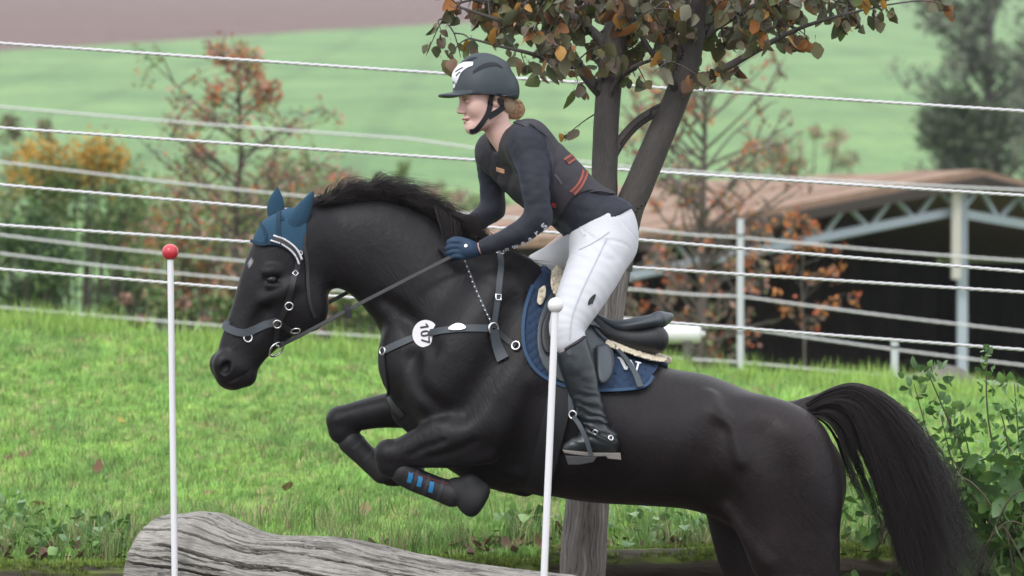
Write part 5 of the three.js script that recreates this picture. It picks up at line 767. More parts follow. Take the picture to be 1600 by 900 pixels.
  for (const [a, m] of [[[[881, 250], [890, 244], [898, 238]], orange], [[[884, 253], [893, 247], [901, 241]], dkred], [[[887, 256], [896, 250], [903, 244]], orange], [[[891, 300], [901, 290], [908, 278], [911, 266]], orange], [[[894, 302], [904, 291], [911, 279], [914, 267]], dkred], [[[897, 304], [907, 293], [914, 280], [918, 268]], orange]]) vs('stripe', a, 0.008, m);
  vs('edge_trim', [[880, 330], [896, 312], [920, 302], [952, 304]], 0.014, vtrim);
  vs('shoulder_seam', [[806, 190], [826, 196], [846, 208], [858, 228], [862, 258], [858, 290], [850, 318]], 0.022, vtrim, 0.001);
  vs('chest_tag', [[776, 264], [782, 266], [789, 268]], 0.016, std([0.7, 0.42, 0.25], 0.5));
  vs('toggle', [[863, 318], [866, 320], [869, 321]], 0.014, std([0.45, 0.05, 0.04], 0.4), 0.004);
  vs('zip', [[866, 272], [872, 279], [878, 288]], 0.008, std([0.1, 0.1, 0.12], 0.4, { metalness: 0.5 }));
  // breeches
  const brP = [limb([S(948, 348, 0.085, 0.104), S(940, 375, 0.09, 0.11)], 0.08), limb([S(935, 345, -0.085, 0.108), S(925, 375, -0.09, 0.114)], 0.08), ell(P(951, 374, 0.075), [0.088, 0.1, 0.09], 0.06), ell(P(934, 374, -0.075), [0.088, 0.1, 0.09], 0.06), thighN(0), thighF(0)];
  const brRaw = field(brP), fo2 = (x, y, z) => { const w = Math.exp(-(((x - 0.33) / 0.12) ** 2) - ((y - 1.86) / 0.1) ** 2); return 0.0016 * nz(x * 14 + 9, y * 16, z * 14) + w * 0.003 * smooth(0.16, 0.02, Math.abs(nz(x * 7 + y * 11, y * 5 - x * 3, z * 4 + 2))) ; };
  const kN = P(893, 556, 0.32), kF = P(850, 470, -0.31);
  const brF = (x, y, z) => { let d = brRaw(x, y, z) + fo2(x, y, z); d = smax(d, -((x - A1.x) * hn.x + (y - A1.y) * hn.y) - 0.03, 0.005); if (z > 0.15) d = smax(d, kN.y - y - 0.14 * (x - kN.x), 0.004); return d; };
  const qb = primBox(brP, 0.03); const whiteM = std([0.6, 0.605, 0.64], 0.8, { bumpMap: weaveTex, bumpScale: 0.0005, sheen: 0.2 });
  const breeches = add('breeches', meshField(brF, qb[0], qb[1], 0.0075), whiteM, rider);
  const bs = (name, path, w, m) => { const g = strap(brF, path, w, 0.002, { off: 0.001 }); g.translate(-rider.position.x, -rider.position.y, -rider.position.z); g.userData.local = true; return add(name, g, m, breeches); };
  bs('emblem', [[919, 476], [924, 469], [930, 460]], t => 0.004 + 0.014 * Math.sin(Math.PI * t), std([0.02, 0.02, 0.025], 0.6)); bs('emblem', [[922, 471], [926, 473]], 0.01, std([0.02, 0.02, 0.025], 0.6));
  bs('pocket_seam', [[905, 390], [918, 384], [935, 374], [952, 362]], 0.004, std([0.55, 0.55, 0.58], 0.8)); bs('side_seam', [[948, 372], [930, 410], [910, 452], [894, 494], [890, 530]], 0.004, std([0.5, 0.5, 0.54], 0.8)); bs('belt_loop', [[906, 356], [910, 362], [914, 368]], 0.01, whiteM);
  // riding boots
  const bootM = std([0.014, 0.02, 0.024], 0.34, { bumpMap: grainTex, bumpScale: 0.0006, clearcoat: 0.25, clearcoatRoughness: 0.4 }), soleM = std([0.2, 0.18, 0.16], 0.8);
  for (const [dx, z0] of [[0, 0.335], [-40, -0.335]]) { const zf = z0 + 0.015 * Math.sign(z0), pr = [calf(dx, z0, 0.002), foot(dx, zf, 0.002), ell(P(950 + dx, 692, zf), [0.036, 0.045, 0.034], 0.02)], raw = field(pr), a = P(880 + dx, 704, zf), c = P(968 + dx, 710, zf), t0 = P(880 + dx, 548, z0), t1 = P(918 + dx, 524, z0);
    const ns = v3(c.y - a.y, a.x - c.x, 0).normalize(); if (ns.y > 0) ns.negate(); const nt = v3(t0.y - t1.y, t1.x - t0.x, 0).normalize(); if (nt.y < 0) nt.negate();
    const bf = (x, y, z) => { const k = clamp((P(0, 590).y - y) / 0.2), w = k * clamp((y - P(0, 690).y) / 0.05); return smax(smax(raw(x, y, z) + 0.0035 * w * Math.sin(y * 210 + x * 60 + 3 * nz(x * 20, y * 20, z * 20)) + 0.002 * nz(x * 30, y * 30, z * 30), (x - a.x) * ns.x + (y - a.y) * ns.y, 0.004), (x - t0.x) * nt.x + (y - t0.y) * nt.y, 0.004); };
    const q = primBox(pr, 0.03), m = add('riding_boot', meshField(bf, q[0], q[1], 0.006), bootM, rider);
    const sh = new THREE.Shape([[880, 703], [905, 706], [928, 708], [944, 708], [948, 708], [968, 709], [969, 717], [950, 715], [947, 711], [925, 712], [900, 709], [882, 706]].map(([x, y]) => { const p = P(x + dx, y, zf); return new THREE.Vector2(p.x - rider.position.x, p.y - rider.position.y); }));
    const eg = new THREE.ExtrudeGeometry(sh, { depth: 0.07, bevelEnabled: true, bevelThickness: 0.004, bevelSize: 0.003, bevelSegments: 2 }); eg.translate(0, 0, zf - 0.035 - rider.position.z); eg.userData.local = true; add('sole', eg, soleM, m);
    if (z0 > 0) { const sp = (n, p, w, mt, th = 0.005) => { const g = strap(bf, p, w, th, { off: 0.001 }); g.translate(-rider.position.x, -rider.position.y, -rider.position.z); g.userData.local = true; return add(n, g, mt, m); };
      sp('spur_strap', [[922, 668], [932, 674], [945, 682], [962, 688]], 0.014, leatherDark); sp('boot_top_trim', [[882, 546], [898, 538], [914, 527]], 0.01, leatherDark);
      for (const [x, y] of [[931, 674], [953, 685]]) { const [p, n] = onSurf(bf, x, y, 1, 0.4); const g = orient(new THREE.TorusGeometry(0.009, 0.003, 8, 14), p.addScaledVector(n, 0.006), n); g.translate(-rider.position.x, -rider.position.y, -rider.position.z); g.userData.local = true; add('buckle', g, steel, m); }
      const [p, n] = onSurf(bf, 890, 550, 1, 0.4); const g = orient(new THREE.CylinderGeometry(0.011, 0.011, 0.002, 16).rotateX(Math.PI / 2), p.addScaledVector(n, 0.001), n); g.translate(-rider.position.x, -rider.position.y, -rider.position.z); g.userData.local = true; add('crest', g, leatherSaddle, m); } }
  // gloves: palm, four curled fingers, thumb along the rein
  const gloveM = std([0.014, 0.04, 0.085], 0.7, { bumpMap: grainTex, bumpScale: 0.0006, sheen: 0.3 });
  for (const s of [1, -1]) { const T = (x, y, z) => s > 0 ? P(x, y, 0.175 + z) : P(x - 21, y - 19, -0.135 - z), pr = [limb([[T(743, 390, 0.005), 0.026], [T(735, 390, 0.012), 0.029]], 0.02), ell(T(727, 388, 0.012), [0.033, 0.036, 0.02], 0.02)], top = [377, 385, 393, 400], ln = [1, 1.12, 1.05, 0.85], rd = [0.0102, 0.0106, 0.0102, 0.0092];
    for (let i = 0; i < 4; i++) { const y = top[i]; pr.push(limb([[T(723, y + 1, 0.016), rd[i] + 0.001], [T(723 - 13 * ln[i], y, 0.018), rd[i] + 0.0006], [T(723 - 21 * ln[i], y + 3, 0.006), rd[i]], [T(723 - 19 * ln[i], y + 5, -0.016), rd[i] * 0.95], [T(723 - 9 * ln[i], y + 5, -0.022), rd[i] * 0.88]], 0.006)); }
    pr.push(limb([[T(737, 382, -0.002), 0.014], [T(724, 376, -0.008), 0.012], [T(711, 374, -0.008), 0.0105], [T(702, 377, -0.006), 0.009]], 0.008));
    const gf = field(pr), q = primBox(pr, 0.01); const gm = add('glove', meshField(gf, q[0], q[1], 0.0032), gloveM, rider);
    if (s > 0) { const [p, n] = onSurf(gf, 728, 384, 1, 0.2); const g = orient(new THREE.CylinderGeometry(0.006, 0.006, 0.002, 12).rotateX(Math.PI / 2), p.addScaledVector(n, 0.001), n); g.translate(-rider.position.x, -rider.position.y, -rider.position.z); g.userData.local = true; add('button', g, silver, gm); } }
  // hair
  { reseed(5); const st = [], hb = [ell(P(803, 171, -0.03), [0.034, 0.032, 0.034], 0.02), ell(P(789, 162, 0.0), [0.03, 0.045, 0.062], 0.03)], q = primBox(hb, 0.01), hairB = std([0.6, 0.44, 0.29], 0.5, { vertexColors: true });
    add('hair', meshField(field(hb), q[0], q[1], 0.005), std([0.36, 0.25, 0.16], 0.7), rider);
    for (let i = 0; i < 800; i++) { const a = rr(0, 6.28), b = rr(-1, 1), c = P(803, 171, -0.03), R = rr(0.032, 0.042), pts = []; const nn = v3(Math.cos(a), b, Math.sin(a)).normalize(), tt = v3(rr(-1, 1), rr(-1, 1), rr(-1, 1)).cross(nn).normalize(); for (let k = 0; k <= 5; k++) { const th = k * 0.22; pts.push(c.clone().addScaledVector(nn, R * Math.cos(th)).addScaledVector(tt, R * Math.sin(th)).add(v3(0, 0, 0))); } st.push({ pts, r: 0.0009 }); }
    for (let i = 0; i < 150; i++) { const x = rr(780, 798), z = rr(0.02, 0.075), pts = []; for (let k = 0; k <= 5; k++) { const u = k / 5; pts.push(P(lerp(x - 10, 803, u), lerp(150, 170, u) + rr(-1, 1), lerp(z, 0, u * u))); } st.push({ pts, r: 0.001 }); }
    for (let i = 0; i < 50; i++) { const x = rr(758, 772), pts = []; for (let k = 0; k <= 4; k++) { const u = k / 4, [p, n] = onSurf(headSkin, x + 6 * u, lerp(146, rr(154, 164), u), 1, 0.1); pts.push(p.addScaledVector(n, 0.002)); } st.push({ pts, r: 0.0009 }); }
    add('hair_strands', hairGeo(st), hairB, rider); }
  // helmet
  const C = P(758, 142, 0.025), cy = Math.cos(0.22), sy = Math.sin(0.22), loc = (x, y, z) => { const a = x - C.x, c = z - C.z; return [-(a * cy) + c * sy, y - C.y, a * sy + c * cy]; };
  const domeP = [ell(v3(0, 0, 0), [0.121, 0.132, 0.1], 0), limb([[v3(0.1, 0.05, 0), 0.022], [v3(0.06, 0.1, 0), 0.026], [v3(0, 0.116, 0), 0.024], [v3(-0.07, 0.09, 0), 0.02]], 0.02), ell(v3(-0.085, 0.0, 0), [0.036, 0.05, 0.07], 0.03)], dome = field(domeP);
  const vis = field([ell(v3(0.095, -0.004, 0), [0.082, 0.03, 0.088], 0)]);
  const helmF = (x, y, z) => { const [a, b, c] = loc(x, y, z); let d = dome(a, b, c); d = smax(d, -0.018 - 0.12 * Math.max(0, -a - 0.02) - b, 0.006); const sheetv = smax(Math.abs(b + 0.006 + 0.16 * (a - 0.095) + 1.6 * c * c) - 0.0045, vis(a, 0, c), 0.004); return smin(d, Math.max(sheetv, 0.06 - a), 0.008); };
  const helmM = std([0.03, 0.042, 0.05], 0.55, { bumpMap: grainTex, bumpScale: 0.0003 });
  const hel = group('riding_helmet', 'dark grey riding helmet with visor and silver front on the rider', 'helmet', null, P(758, 150, 0.025));
  add('shell', meshField(helmF, [C.x - 0.2, C.y - 0.06, C.z - 0.15], [C.x + 0.16, C.y + 0.16, C.z + 0.17], 0.0042), helmM, hel);
  const hs = (n, p, w, m, o = {}) => add(n, strap(helmF, p, w, o.th ?? 0.003, { off: o.off ?? 0.0005 }), m, hel), ventM = std([0.012, 0.014, 0.018], 0.8);
  hs('vent', [[739, 114], [750, 106], [764, 101], [776, 101], [785, 106]], t => 0.002 + 0.017 * Math.sin(Math.PI * Math.min(1, t * 0.85 + 0.1)), ventM, { th: 0.0012 }); hs('vent', [[724, 99], [734, 93], [745, 90]], t => 0.002 + 0.01 * Math.sin(Math.PI * t), ventM, { th: 0.0012 });
  hs('front_panel', [[710, 128], [713, 116], [719, 107], [728, 102], [739, 100]], t => 0.018 + 0.022 * Math.sin(Math.PI * Math.min(1, 0.2 + t * 0.8)), silver, { th: 0.0015 }); for (const [a, b] of [[[712, 113], [724, 106]], [[713, 119], [720, 113]]]) hs('slit', [a, [(a[0] + b[0]) / 2, (a[1] + b[1]) / 2 - 1], b], 0.005, ventM, { off: 0.0022, th: 0.001 });
  { const [p, n] = onSurf(helmF, 710, 134, 1, 0.05); add('logo', orient(new THREE.CylinderGeometry(0.009, 0.009, 0.002, 18).rotateX(Math.PI / 2), p.addScaledVector(n, 0.001), n), silver, hel); }
  hs('rim', [[806, 146], [796, 149], [782, 149], [766, 146], [752, 146]], 0.006, std([0.05, 0.06, 0.07], 0.5));
  const cs = (p, w) => add('chin_strap', strap((x, y, z) => bodyAll(x, y, z), p, w, 0.004, { off: 0.002 }), std([0.01, 0.011, 0.015], 0.8), hel);
  cs([[768, 146], [767, 158], [764, 172], [760, 182], [752, 194], [743, 203], [735, 205]], 0.019); cs([[797, 150], [792, 160], [785, 168], [774, 176], [763, 183]], 0.022);
}
{ // stirrups
  for (const s of [1, -1]) {
    const dx = s > 0 ? 0 : -40, g = group('stirrup', s > 0 ? 'steel stirrup with leather strap holding the rider\'s near boot' : 'stirrup hidden on the far side of the horse', 'stirrup', 'stirrups', P(905 + dx, 715, 0.35 * s));
    const Q = (x, y, z) => P(x + dx, y, z * s);
    const k = crSample([Q(897, 590, 0.325), Q(893, 620, 0.345), Q(893, 642, 0.35)].map(p => [p.x, p.y, p.z]), 6).map(q => v3(...q)); add('leather', ribbonFrom(k, k.map(() => v3(-0.5, 0.1, s)), 0.022, 0.005), leatherSaddle, g);
    add('ring', orient(new THREE.TorusGeometry(0.014, 0.004, 8, 16), Q(895, 648, 0.355), v3(-0.4, 0, s)), steel, g);
    for (const z of [0.4, 0.3]) { const br = crSample([Q(897, 652, 0.355), Q(906, 664, z === 0.4 ? 0.385 : 0.32), Q(917, 688, z), Q(924, 712, z)].map(p => [p.x, p.y, p.z]), 6).map(q => v3(...q)); add('branch', ribbonFrom(br, br.map(() => v3(-0.3, 0.1, s)), 0.016, 0.007), leatherSaddle, g); }
    const sh = new THREE.Shape([[884, 712], [930, 714], [926, 720], [905, 724], [888, 724]].map(([x, y]) => { const p = Q(x, y, 0.35); return new THREE.Vector2(p.x, p.y); })); const eg = new THREE.ExtrudeGeometry(sh, { depth: 0.12, bevelEnabled: true, bevelThickness: 0.003, bevelSize: 0.003, bevelSegments: 2 }); eg.translate(0, 0, 0.35 * s - 0.06); add('tread', eg, std([0.05, 0.05, 0.052], 0.6, { metalness: 0.3 }), g);
  }
}
// ---------------------------------------------------------------- the log and its marker poles
{
  const A = P(246, 905, -0.42), B = P(905, 962, 0.72), ax = B.clone().sub(A), L = ax.length(), T = ax.clone().normalize(), U = v3(0, 1, 0).addScaledVector(T, -T.y).normalize(), Wd = T.clone().cross(U), pos = [], idx = [], uv = [], N = 460, m = 400;
  reseed(15); const fine = []; for (let i = 0; i < 120; i++) { const s0 = rr(-0.05, 1.6); fine.push([rr(-0.4, 2.6), s0, s0 + rr(0.15, 0.6), rr(0.009, 0.016), rr(0.006, 0.018)]); }
  const crack = (s, a) => { let d = 0; for (const [a0, s0, s1, w, k] of fine) { if (s < s0 || s > s1) continue; const c = a0 - 0.2 * (s - s0) + 0.05 * nz(s * 9, a0 * 17) + 0.015 * nz(s * 35, a0 * 5), e = Math.abs(a - c) / w; if (e < 1) d += k * (1 - e * e) * smooth(s0, s0 + 0.06, s) * smooth(s1, s1 - 0.06, s); } for (const [a0, s0, s1, w, k] of [[0.95, 0.02, 0.62, 0.03, 0.035], [1.25, 0.1, 0.5, 0.02, 0.022], [0.62, 0.16, 0.95, 0.035, 0.04], [1.6, 0.25, 0.85, 0.022, 0.02], [0.35, 0.05, 0.7, 0.03, 0.035], [1.9, 0.03, 0.4, 0.018, 0.016], [2.3, 0.3, 0.9, 0.02, 0.02], [1.1, 0.6, 1.4, 0.022, 0.025], [0.78, 0.9, 1.5, 0.03, 0.03], [0.1, 0.3, 1.3, 0.03, 0.03]]) { if (s < s0 - 0.05 || s > s1 + 0.05) continue; const c = a0 - 0.24 * (s - s0) + 0.035 * nz(s * 7, a0 * 9) + 0.02 * nz(s * 28, a0 * 5), e = Math.abs(a - c) / (w * 0.6); if (e < 1) d += k * (1 - e * e) * smooth(s0 - 0.05, s0 + 0.05, s) * smooth(s1 + 0.05, s1 - 0.05, s); } return d; };
  for (let i = 0; i <= N; i++) { const t = i / N, s = t * L, capR = Math.sqrt(Math.max(0, 1 - Math.pow(1 - clamp(s / 0.05), 2.4))), capE = Math.sqrt(Math.max(0, 1 - Math.pow(1 - clamp((L - s) / 0.03), 2)));
    const rad = lerp(0.245, 0.14, smooth(0, 1, t)) + 0.03 * Math.exp(-(((s - 0.26) / 0.13) ** 2)) - 0.022 * Math.exp(-(((s - 0.55) / 0.16) ** 2)) + 0.012 * Math.exp(-(((s - 0.95) / 0.2) ** 2));
    for (let j = 0; j <= m; j++) { const a = j < m * 0.84 ? lerp(-0.7, 2.75, j / (m * 0.84)) : lerp(2.75, 5.5832, (j - m * 0.84) / (m * 0.16)), tw = a + 0.2 * s; let R = rad * (1 + 0.03 * fbm(Math.cos(a) * 1.5, Math.sin(a) * 1.5, s * 2.2, 3)) + 0.006 * fbm(tw * 9, s * 2.4, 3, 4) + 0.0025 * nz(tw * 40, s * 8, 1); R -= crack(s, a > Math.PI ? a - 2 * Math.PI : a) * 1.2; R *= Math.min(capR, capE);
      const p = A.clone().addScaledVector(T, s).addScaledVector(U, Math.sin(a) * R).addScaledVector(Wd, Math.cos(a) * R); pos.push(p.x, p.y, p.z); uv.push(s * 0.5, a / 6.2832 + 0.02 * s); if (i && j) { const q = i * (m + 1) + j; idx.push(q - m - 2, q - m - 1, q - 1, q - m - 1, q, q - 1); } } }
  const wood = tex(900, 900, (u, v) => { { const A0 = 0.5 + 0.5 * fbm(u * 22, v * 150 + 1.5 * fbm(u * 5, v * 6, 2, 2), 1, 3), B0 = 0.5 + 0.5 * fbm(u * 60, v * 420, 5, 2), p0 = fbm(u * 5, v * 12, 9, 4), rg = Math.abs(fbm(u * 7, v * 75 + 1.5 * fbm(u * 5, v * 6, 2, 2), 13, 3)), ck = smooth(0.035, 0.0, rg) * smooth(-0.2, 0.2, fbm(u * 9, v * 20, 17, 3)), gr = smooth(0.05, 0.4, fbm(u * 8, v * 26, 21, 4)); let c0 = 0.56 + 0.2 * (A0 - 0.5) + 0.24 * (B0 - 0.5) + 0.16 * p0 - 0.16 * gr; c0 = lerp(c0, 0.17, ck * 0.8); return [c0, c0 * 0.965 + 0.002, c0 * 0.925]; } const g = 0.5 + 0.5 * fbm(u * 9, v * 90 + 2 * fbm(u * 5, v * 6, 2, 2), 1, 4), f = 0.5 + 0.5 * fbm(u * 34, v * 230, 5, 3), p = fbm(u * 6, v * 14, 9, 4), l = 0.24 + 0.44 * g + 0.26 * f + 0.22 * p, dk = smooth(0.5, 0.36, g * 0.6 + f * 0.4 + 0.16 * p), w = smooth(-0.02, 0.3, fbm(u * 14 + 3, v * 46, 11, 4)), c = lerp(l, 0.13, dk * 0.85) * 0.86 + 0.2 * w * (1 - dk); return [c, c * 0.965 + 0.002, c * 0.925]; });
  const bmp = tex(512, 512, (u, v) => { const g = 0.5 + 0.5 * fbm(u * 9, v * 90 + 2 * fbm(u * 5, v * 6, 2, 2), 1, 4), f = 0.5 + 0.5 * fbm(u * 34, v * 230, 5, 3); return 0.6 * g + 0.4 * f; }, false);
  tag(add('jump_log', fixWind(geoFrom(pos, idx, uv)), std([1, 1, 1], 0.9, { map: wood, bumpMap: bmp, bumpScale: 0.02 })), 'weathered grey cracked log lying below the horse\'s forelegs', 'log');
  const pole = (label, ballPx, R, foot, z, ballM, rodR) => { const top = P(ballPx[0], ballPx[1], z), bot = P(foot[0], foot[1], z), d = top.clone().sub(bot).normalize(), gy = groundY(bot.x, z), base = bot.clone().addScaledVector(d, (gy - 0.02 - bot.y) / d.y), g = group('marker_pole', label, 'marker pole', 'poles marking the jump', base);
    add('rod', tube([base, base.clone().lerp(top, 0.5), top], rodR, 16), std([0.8, 0.8, 0.82], 0.35), g); const s = new THREE.SphereGeometry(R, 32, 24); s.translate(top.x, top.y, top.z); const b = add('ball', s, ballM, g); };
  pole('white marker pole with a red ball on top, left of the horse', [266, 394], 0.0305, [273, 900], 0.03, std([0.55, 0.03, 0.045], 0.3, { clearcoat: 0.4 }), 0.0118);
  pole('white marker pole with a white ball, in front of the horse', [868, 477], 0.0275, [850, 900], 0.75, std([0.8, 0.79, 0.78], 0.4), 0.0125);
}
// ---------------------------------------------------------------- leaves and the copper tree behind the rider
function leafGeo(w, l, curl, fold, tip = 0.85) { // a leaf lying along +y from its stalk, folded at the midrib
  const pos = [], idx = [], rows = 7; for (let i = 0; i <= rows; i++) { const t = i / rows, hw = w * Math.pow(Math.sin(Math.PI * Math.pow(t, tip)), 0.8) * (i === 0 || i === rows ? 0 : 1) * (1 + 0.08 * Math.sin(i * 2.4)), y = l * t, z = curl * l * t * t; pos.push(-hw, y, z + fold * hw, 0, y, z, hw, y, z + fold * hw * 0.8); if (i) { const a = (i - 1) * 3; idx.push(a, a + 1, a + 3, a + 1, a + 4, a + 3, a + 1, a + 2, a + 4, a + 2, a + 5, a + 4); } }
  pos.push(0.0015, -l * 0.35, 0, -0.0015, -l * 0.35, 0); const k = pos.length / 3; idx.push(k - 2, k - 1, 1); return geoFrom(pos, idx);
}
const leafVariants = [leafGeo(0.026, 0.066, 0.35, 0.3), leafGeo(0.029, 0.064, -0.4, 0.45), leafGeo(0.022, 0.07, 0.7, 0.25), leafGeo(0.027, 0.058, -0.2, 0.6)];
const leafMat = (c) => std(c, 0.6, { transmission: 0.3, thickness: 0, specularIntensity: 0.4 });
{
  reseed(404);
  const Z = -0.85, bark = tex(512, 512, (u, v) => { const r = Math.abs(fbm(u * 26 + 1.2 * fbm(u * 3, v * 6, 3, 2), v * 2.2, 1, 4)), f = 0.5 + 0.5 * fbm(u * 60, v * 30, 4, 3), p = 0.5 + 0.5 * fbm(u * 5, v * 5, 7, 3), c = 0.38 + 0.12 * p + 0.1 * f - 0.14 * smooth(0.07, 0.0, r) + 0.13 * smooth(0.22, 0.4, r); return [c * 1.0, c * 0.95, c * 0.91]; });
  const bM = std([1, 1, 1], 0.9, { map: bark, bumpMap: bark, bumpScale: 0.012 });
  const X = (px, py, z, r) => [P(px, py, Z + z), r];
  const tr = group('copper_tree', 'tree with forked grey trunk and bronze autumn leaves behind the rider', 'tree', null, P(908, 985, Z));
  const stem = (name, pts, seg = 18) => { const g = tube(crSample(pts.map(([p, r]) => [p.x, p.y, p.z, r]), 8).map(q => Object.assign(v3(q[0], q[1], q[2]), { r: q[3] })), 1, seg); return g; };
  const taper = (pts, seg = 16, rough = 0.05) => { const s = crSample(pts.map(([p, r]) => [p.x, p.y, p.z, r]), 10), c = s.map(q => v3(q[0], q[1], q[2])), g = tube(c, 1, seg), a = g.attributes.position.array; for (let i = 0; i < s.length; i++) for (let j = 0; j <= seg; j++) { const k = (i * (seg + 1) + j) * 3, R = s[i][3] * (1 + rough * fbm(j / seg * 6, s[i][1] * 7, i * 0.01, 3) * 1.4); for (let q = 0; q < 3; q++) a[k + q] = s[i][q] + (a[k + q] - s[i][q]) * R; } for (const e of [0, 1]) { const o = (s.length * (seg + 1) + e * (seg + 2)) * 3, q = e ? s.length - 1 : 0; for (let j = 0; j <= seg; j++) for (let w = 0; w < 3; w++) a[o + (j + 1) * 3 + w] = a[(q * (seg + 1) + j) * 3 + w]; } const u = g.attributes.uv.array; for (let i = 0; i < u.length; i += 2) { u[i] *= 1; } g.computeVertexNormals(); return g; };
  const smoothBark = tex(256, 256, (u, v) => { const p = 0.5 + 0.5 * tnoise(u, v, 9, 4), f = 0.5 + 0.5 * tnoise(u, v, 40, 3, 3), c = 0.2 + 0.1 * p + 0.1 * f; return [c * 1.02, c * 0.96, c * 0.92]; }), bS = std([1, 1, 1], 0.85, { map: smoothBark, bumpMap: smoothBark, bumpScale: 0.006 });
  add('trunk', taper([X(898, 1100, 0, 0.12), X(906, 985, 0, 0.108), X(911, 890, 0, 0.091), X(916, 800, 0, 0.086), X(926, 680, 0, 0.085), X(936, 560, 0, 0.082), X(946, 470, 0, 0.078), X(958, 400, 0, 0.078), X(968, 355, 0, 0.07)], 30, 0.07), bM, tr);
  add('stem', taper([X(952, 460, 0.0, 0.06), X(946, 380, 0.02, 0.056), X(944, 300, 0.03, 0.052), X(946, 220, 0.03, 0.05), X(952, 130, 0.02, 0.05), X(962, 50, 0, 0.046), X(974, -60, -0.02, 0.038), X(970, -200, 0, 0.025), X(985, -330, 0, 0.01)], 22), bS, tr);
  add('stem', taper([X(962, 420, 0, 0.066), X(978, 340, 0, 0.06), X(1002, 280, 0, 0.057), X(1030, 215, 0, 0.054), X(1058, 150, 0.0, 0.05), X(1076, 90, 0, 0.05), X(1084, 20, 0, 0.046), X(1102, -80, 0, 0.036), X(1120, -200, 0, 0.024), X(1140, -320, 0, 0.01)], 22), bS, tr);
  const LB = [
    [X(955, 246, 0.03, 0.022), X(972, 218, 0.02, 0.0215), X(996, 192, 0.01, 0.021), X(1024, 174, 0, 0.022), X(1044, 165, 0, 0.022)],
    [X(950, 155, 0.02, 0.028), X(930, 135, 0.05, 0.026), X(905, 105, 0.1, 0.022), X(880, 80, 0.15, 0.018), X(840, 52, 0.2, 0.014), X(790, 35, 0.25, 0.009), X(720, 12, 0.28, 0.005)],
    [X(905, 105, 0.1, 0.013), X(870, 100, 0.2, 0.01), X(830, 84, 0.28, 0.008), X(780, 72, 0.3, 0.006), X(735, 60, 0.3, 0.004)],
    [X(955, 80, 0.0, 0.024), X(915, 40, -0.1, 0.018), X(860, 5, -0.2, 0.013), X(790, -30, -0.3, 0.009), X(700, -40, -0.3, 0.004)],
    [X(1062, 140, 0, 0.026), X(1095, 125, 0.08, 0.021), X(1130, 108, 0.12, 0.017), X(1180, 80, 0.15, 0.013), X(1240, 48, 0.2, 0.009), X(1310, 25, 0.25, 0.006), X(1385, 8, 0.25, 0.003)],
    [X(1080, 70, 0, 0.026), X(1120, 40, -0.1, 0.02), X(1180, 10, -0.15, 0.014), X(1270, -20, -0.2, 0.009), X(1370, -30, -0.3, 0.005), X(1470, -10, -0.3, 0.003)],
    [X(1060, 150, 0, 0.018), X(1040, 110, 0.12, 0.014), X(1010, 70, 0.2, 0.011), X(985, 20, 0.26, 0.008), X(960, -40, 0.3, 0.005)],
    [X(948, 170, 0.03, 0.014), X(962, 130, 0.1, 0.012), X(990, 105, 0.16, 0.009), X(1015, 95, 0.2, 0.006)],
    [X(1090, -20, 0, 0.02), X(1150, -70, 0.2, 0.014), X(1230, -110, 0.3, 0.008), X(1300, -130, 0.3, 0.004)], [X(968, -20, 0, 0.02), X(890, -70, 0.2, 0.014), X(800, -110, 0.3, 0.008), X(720, -130, 0.3, 0.004)], [X(970, -120, 0, 0.016), X(930, -200, -0.2, 0.01), X(880, -280, -0.3, 0.005)], [X(1110, -140, 0, 0.016), X(1180, -220, -0.2, 0.01), X(1260, -270, -0.3, 0.005)]];
  for (const b of LB) add('branch', taper(b, 10, 0.05), bS, tr);
  // twigs and leaves: clusters spread through the crown, hung from the nearest branch
  const pts = LB.slice(1).flatMap(b => crSample(b.map(([p, r]) => [p.x, p.y, p.z, r]), 6)).map(q => v3(q[0], q[1], q[2])).concat([[952, 130], [955, 90], [962, 50], [1062, 135], [1070, 110], [1078, 70], [1084, 20]].map(q => P(q[0], q[1], Z)));
  const lower = crSample([[655, 96], [700, 96], [740, 88], [790, 92], [850, 122], [900, 134], [950, 130], [1000, 132], [1060, 138], [1110, 140], [1150, 112], [1200, 88], [1250, 68], [1300, 50], [1350, 38], [1400, 22], [1450, 14], [1500, 18]], 4), low = x => { for (let i = 1; i < lower.length; i++) if (x < lower[i][0]) return lower[i][1]; return 10; };
  const mats = [[0.12, 0.115, 0.055], [0.13, 0.095, 0.06], [0.095, 0.11, 0.055], [0.17, 0.15, 0.065], [0.2, 0.105, 0.055], [0.14, 0.18, 0.055], [0.38, 0.16, 0.05], [0.52, 0.27, 0.055], [0.22, 0.21, 0.14]].map(leafMat), wts = [0.2, 0.16, 0.15, 0.12, 0.12, 0.08, 0.07, 0.05, 0.05];
  const pick = () => { let r = rnd(); for (let i = 0; i < wts.length; i++) { r -= wts[i]; if (r < 0) return i; } return 0; };
  const leaves = [], twigs = [], clusters = [];
  const mainC = []; for (let i = 0; i < 260; i++) { const x = rr(660, 1400), lo = low(x), dens = x < 760 ? 0.4 : x > 1200 ? 0.5 : 1; if (rnd() > dens) continue; mainC.push([x, lo - 20 - Math.pow(rnd(), 0.85) * (lo + 35), Z + rr(-0.45, 0.42)]); }
  for (const [x, y] of [[672, 72], [690, 50], [700, 88], [906, 140], [906, 150], [820, 100], [840, 118], [1330, 36], [1365, 30], [1385, 20], [1255, 66], [1230, 70], [1465, 6], [1485, 10], [1150, 108], [1110, 118], [1080, 130], [880, 215], [720, 90], [745, 75], [1010, 130], [985, 118]]) mainC.push([x, y, Z + rr(-0.1, 0.3)]);
  const upC = []; for (let i = 0; i < 150; i++) upC.push([rr(680, 1380), rr(-40, -360), Z + rr(-0.6, 0.5)]);
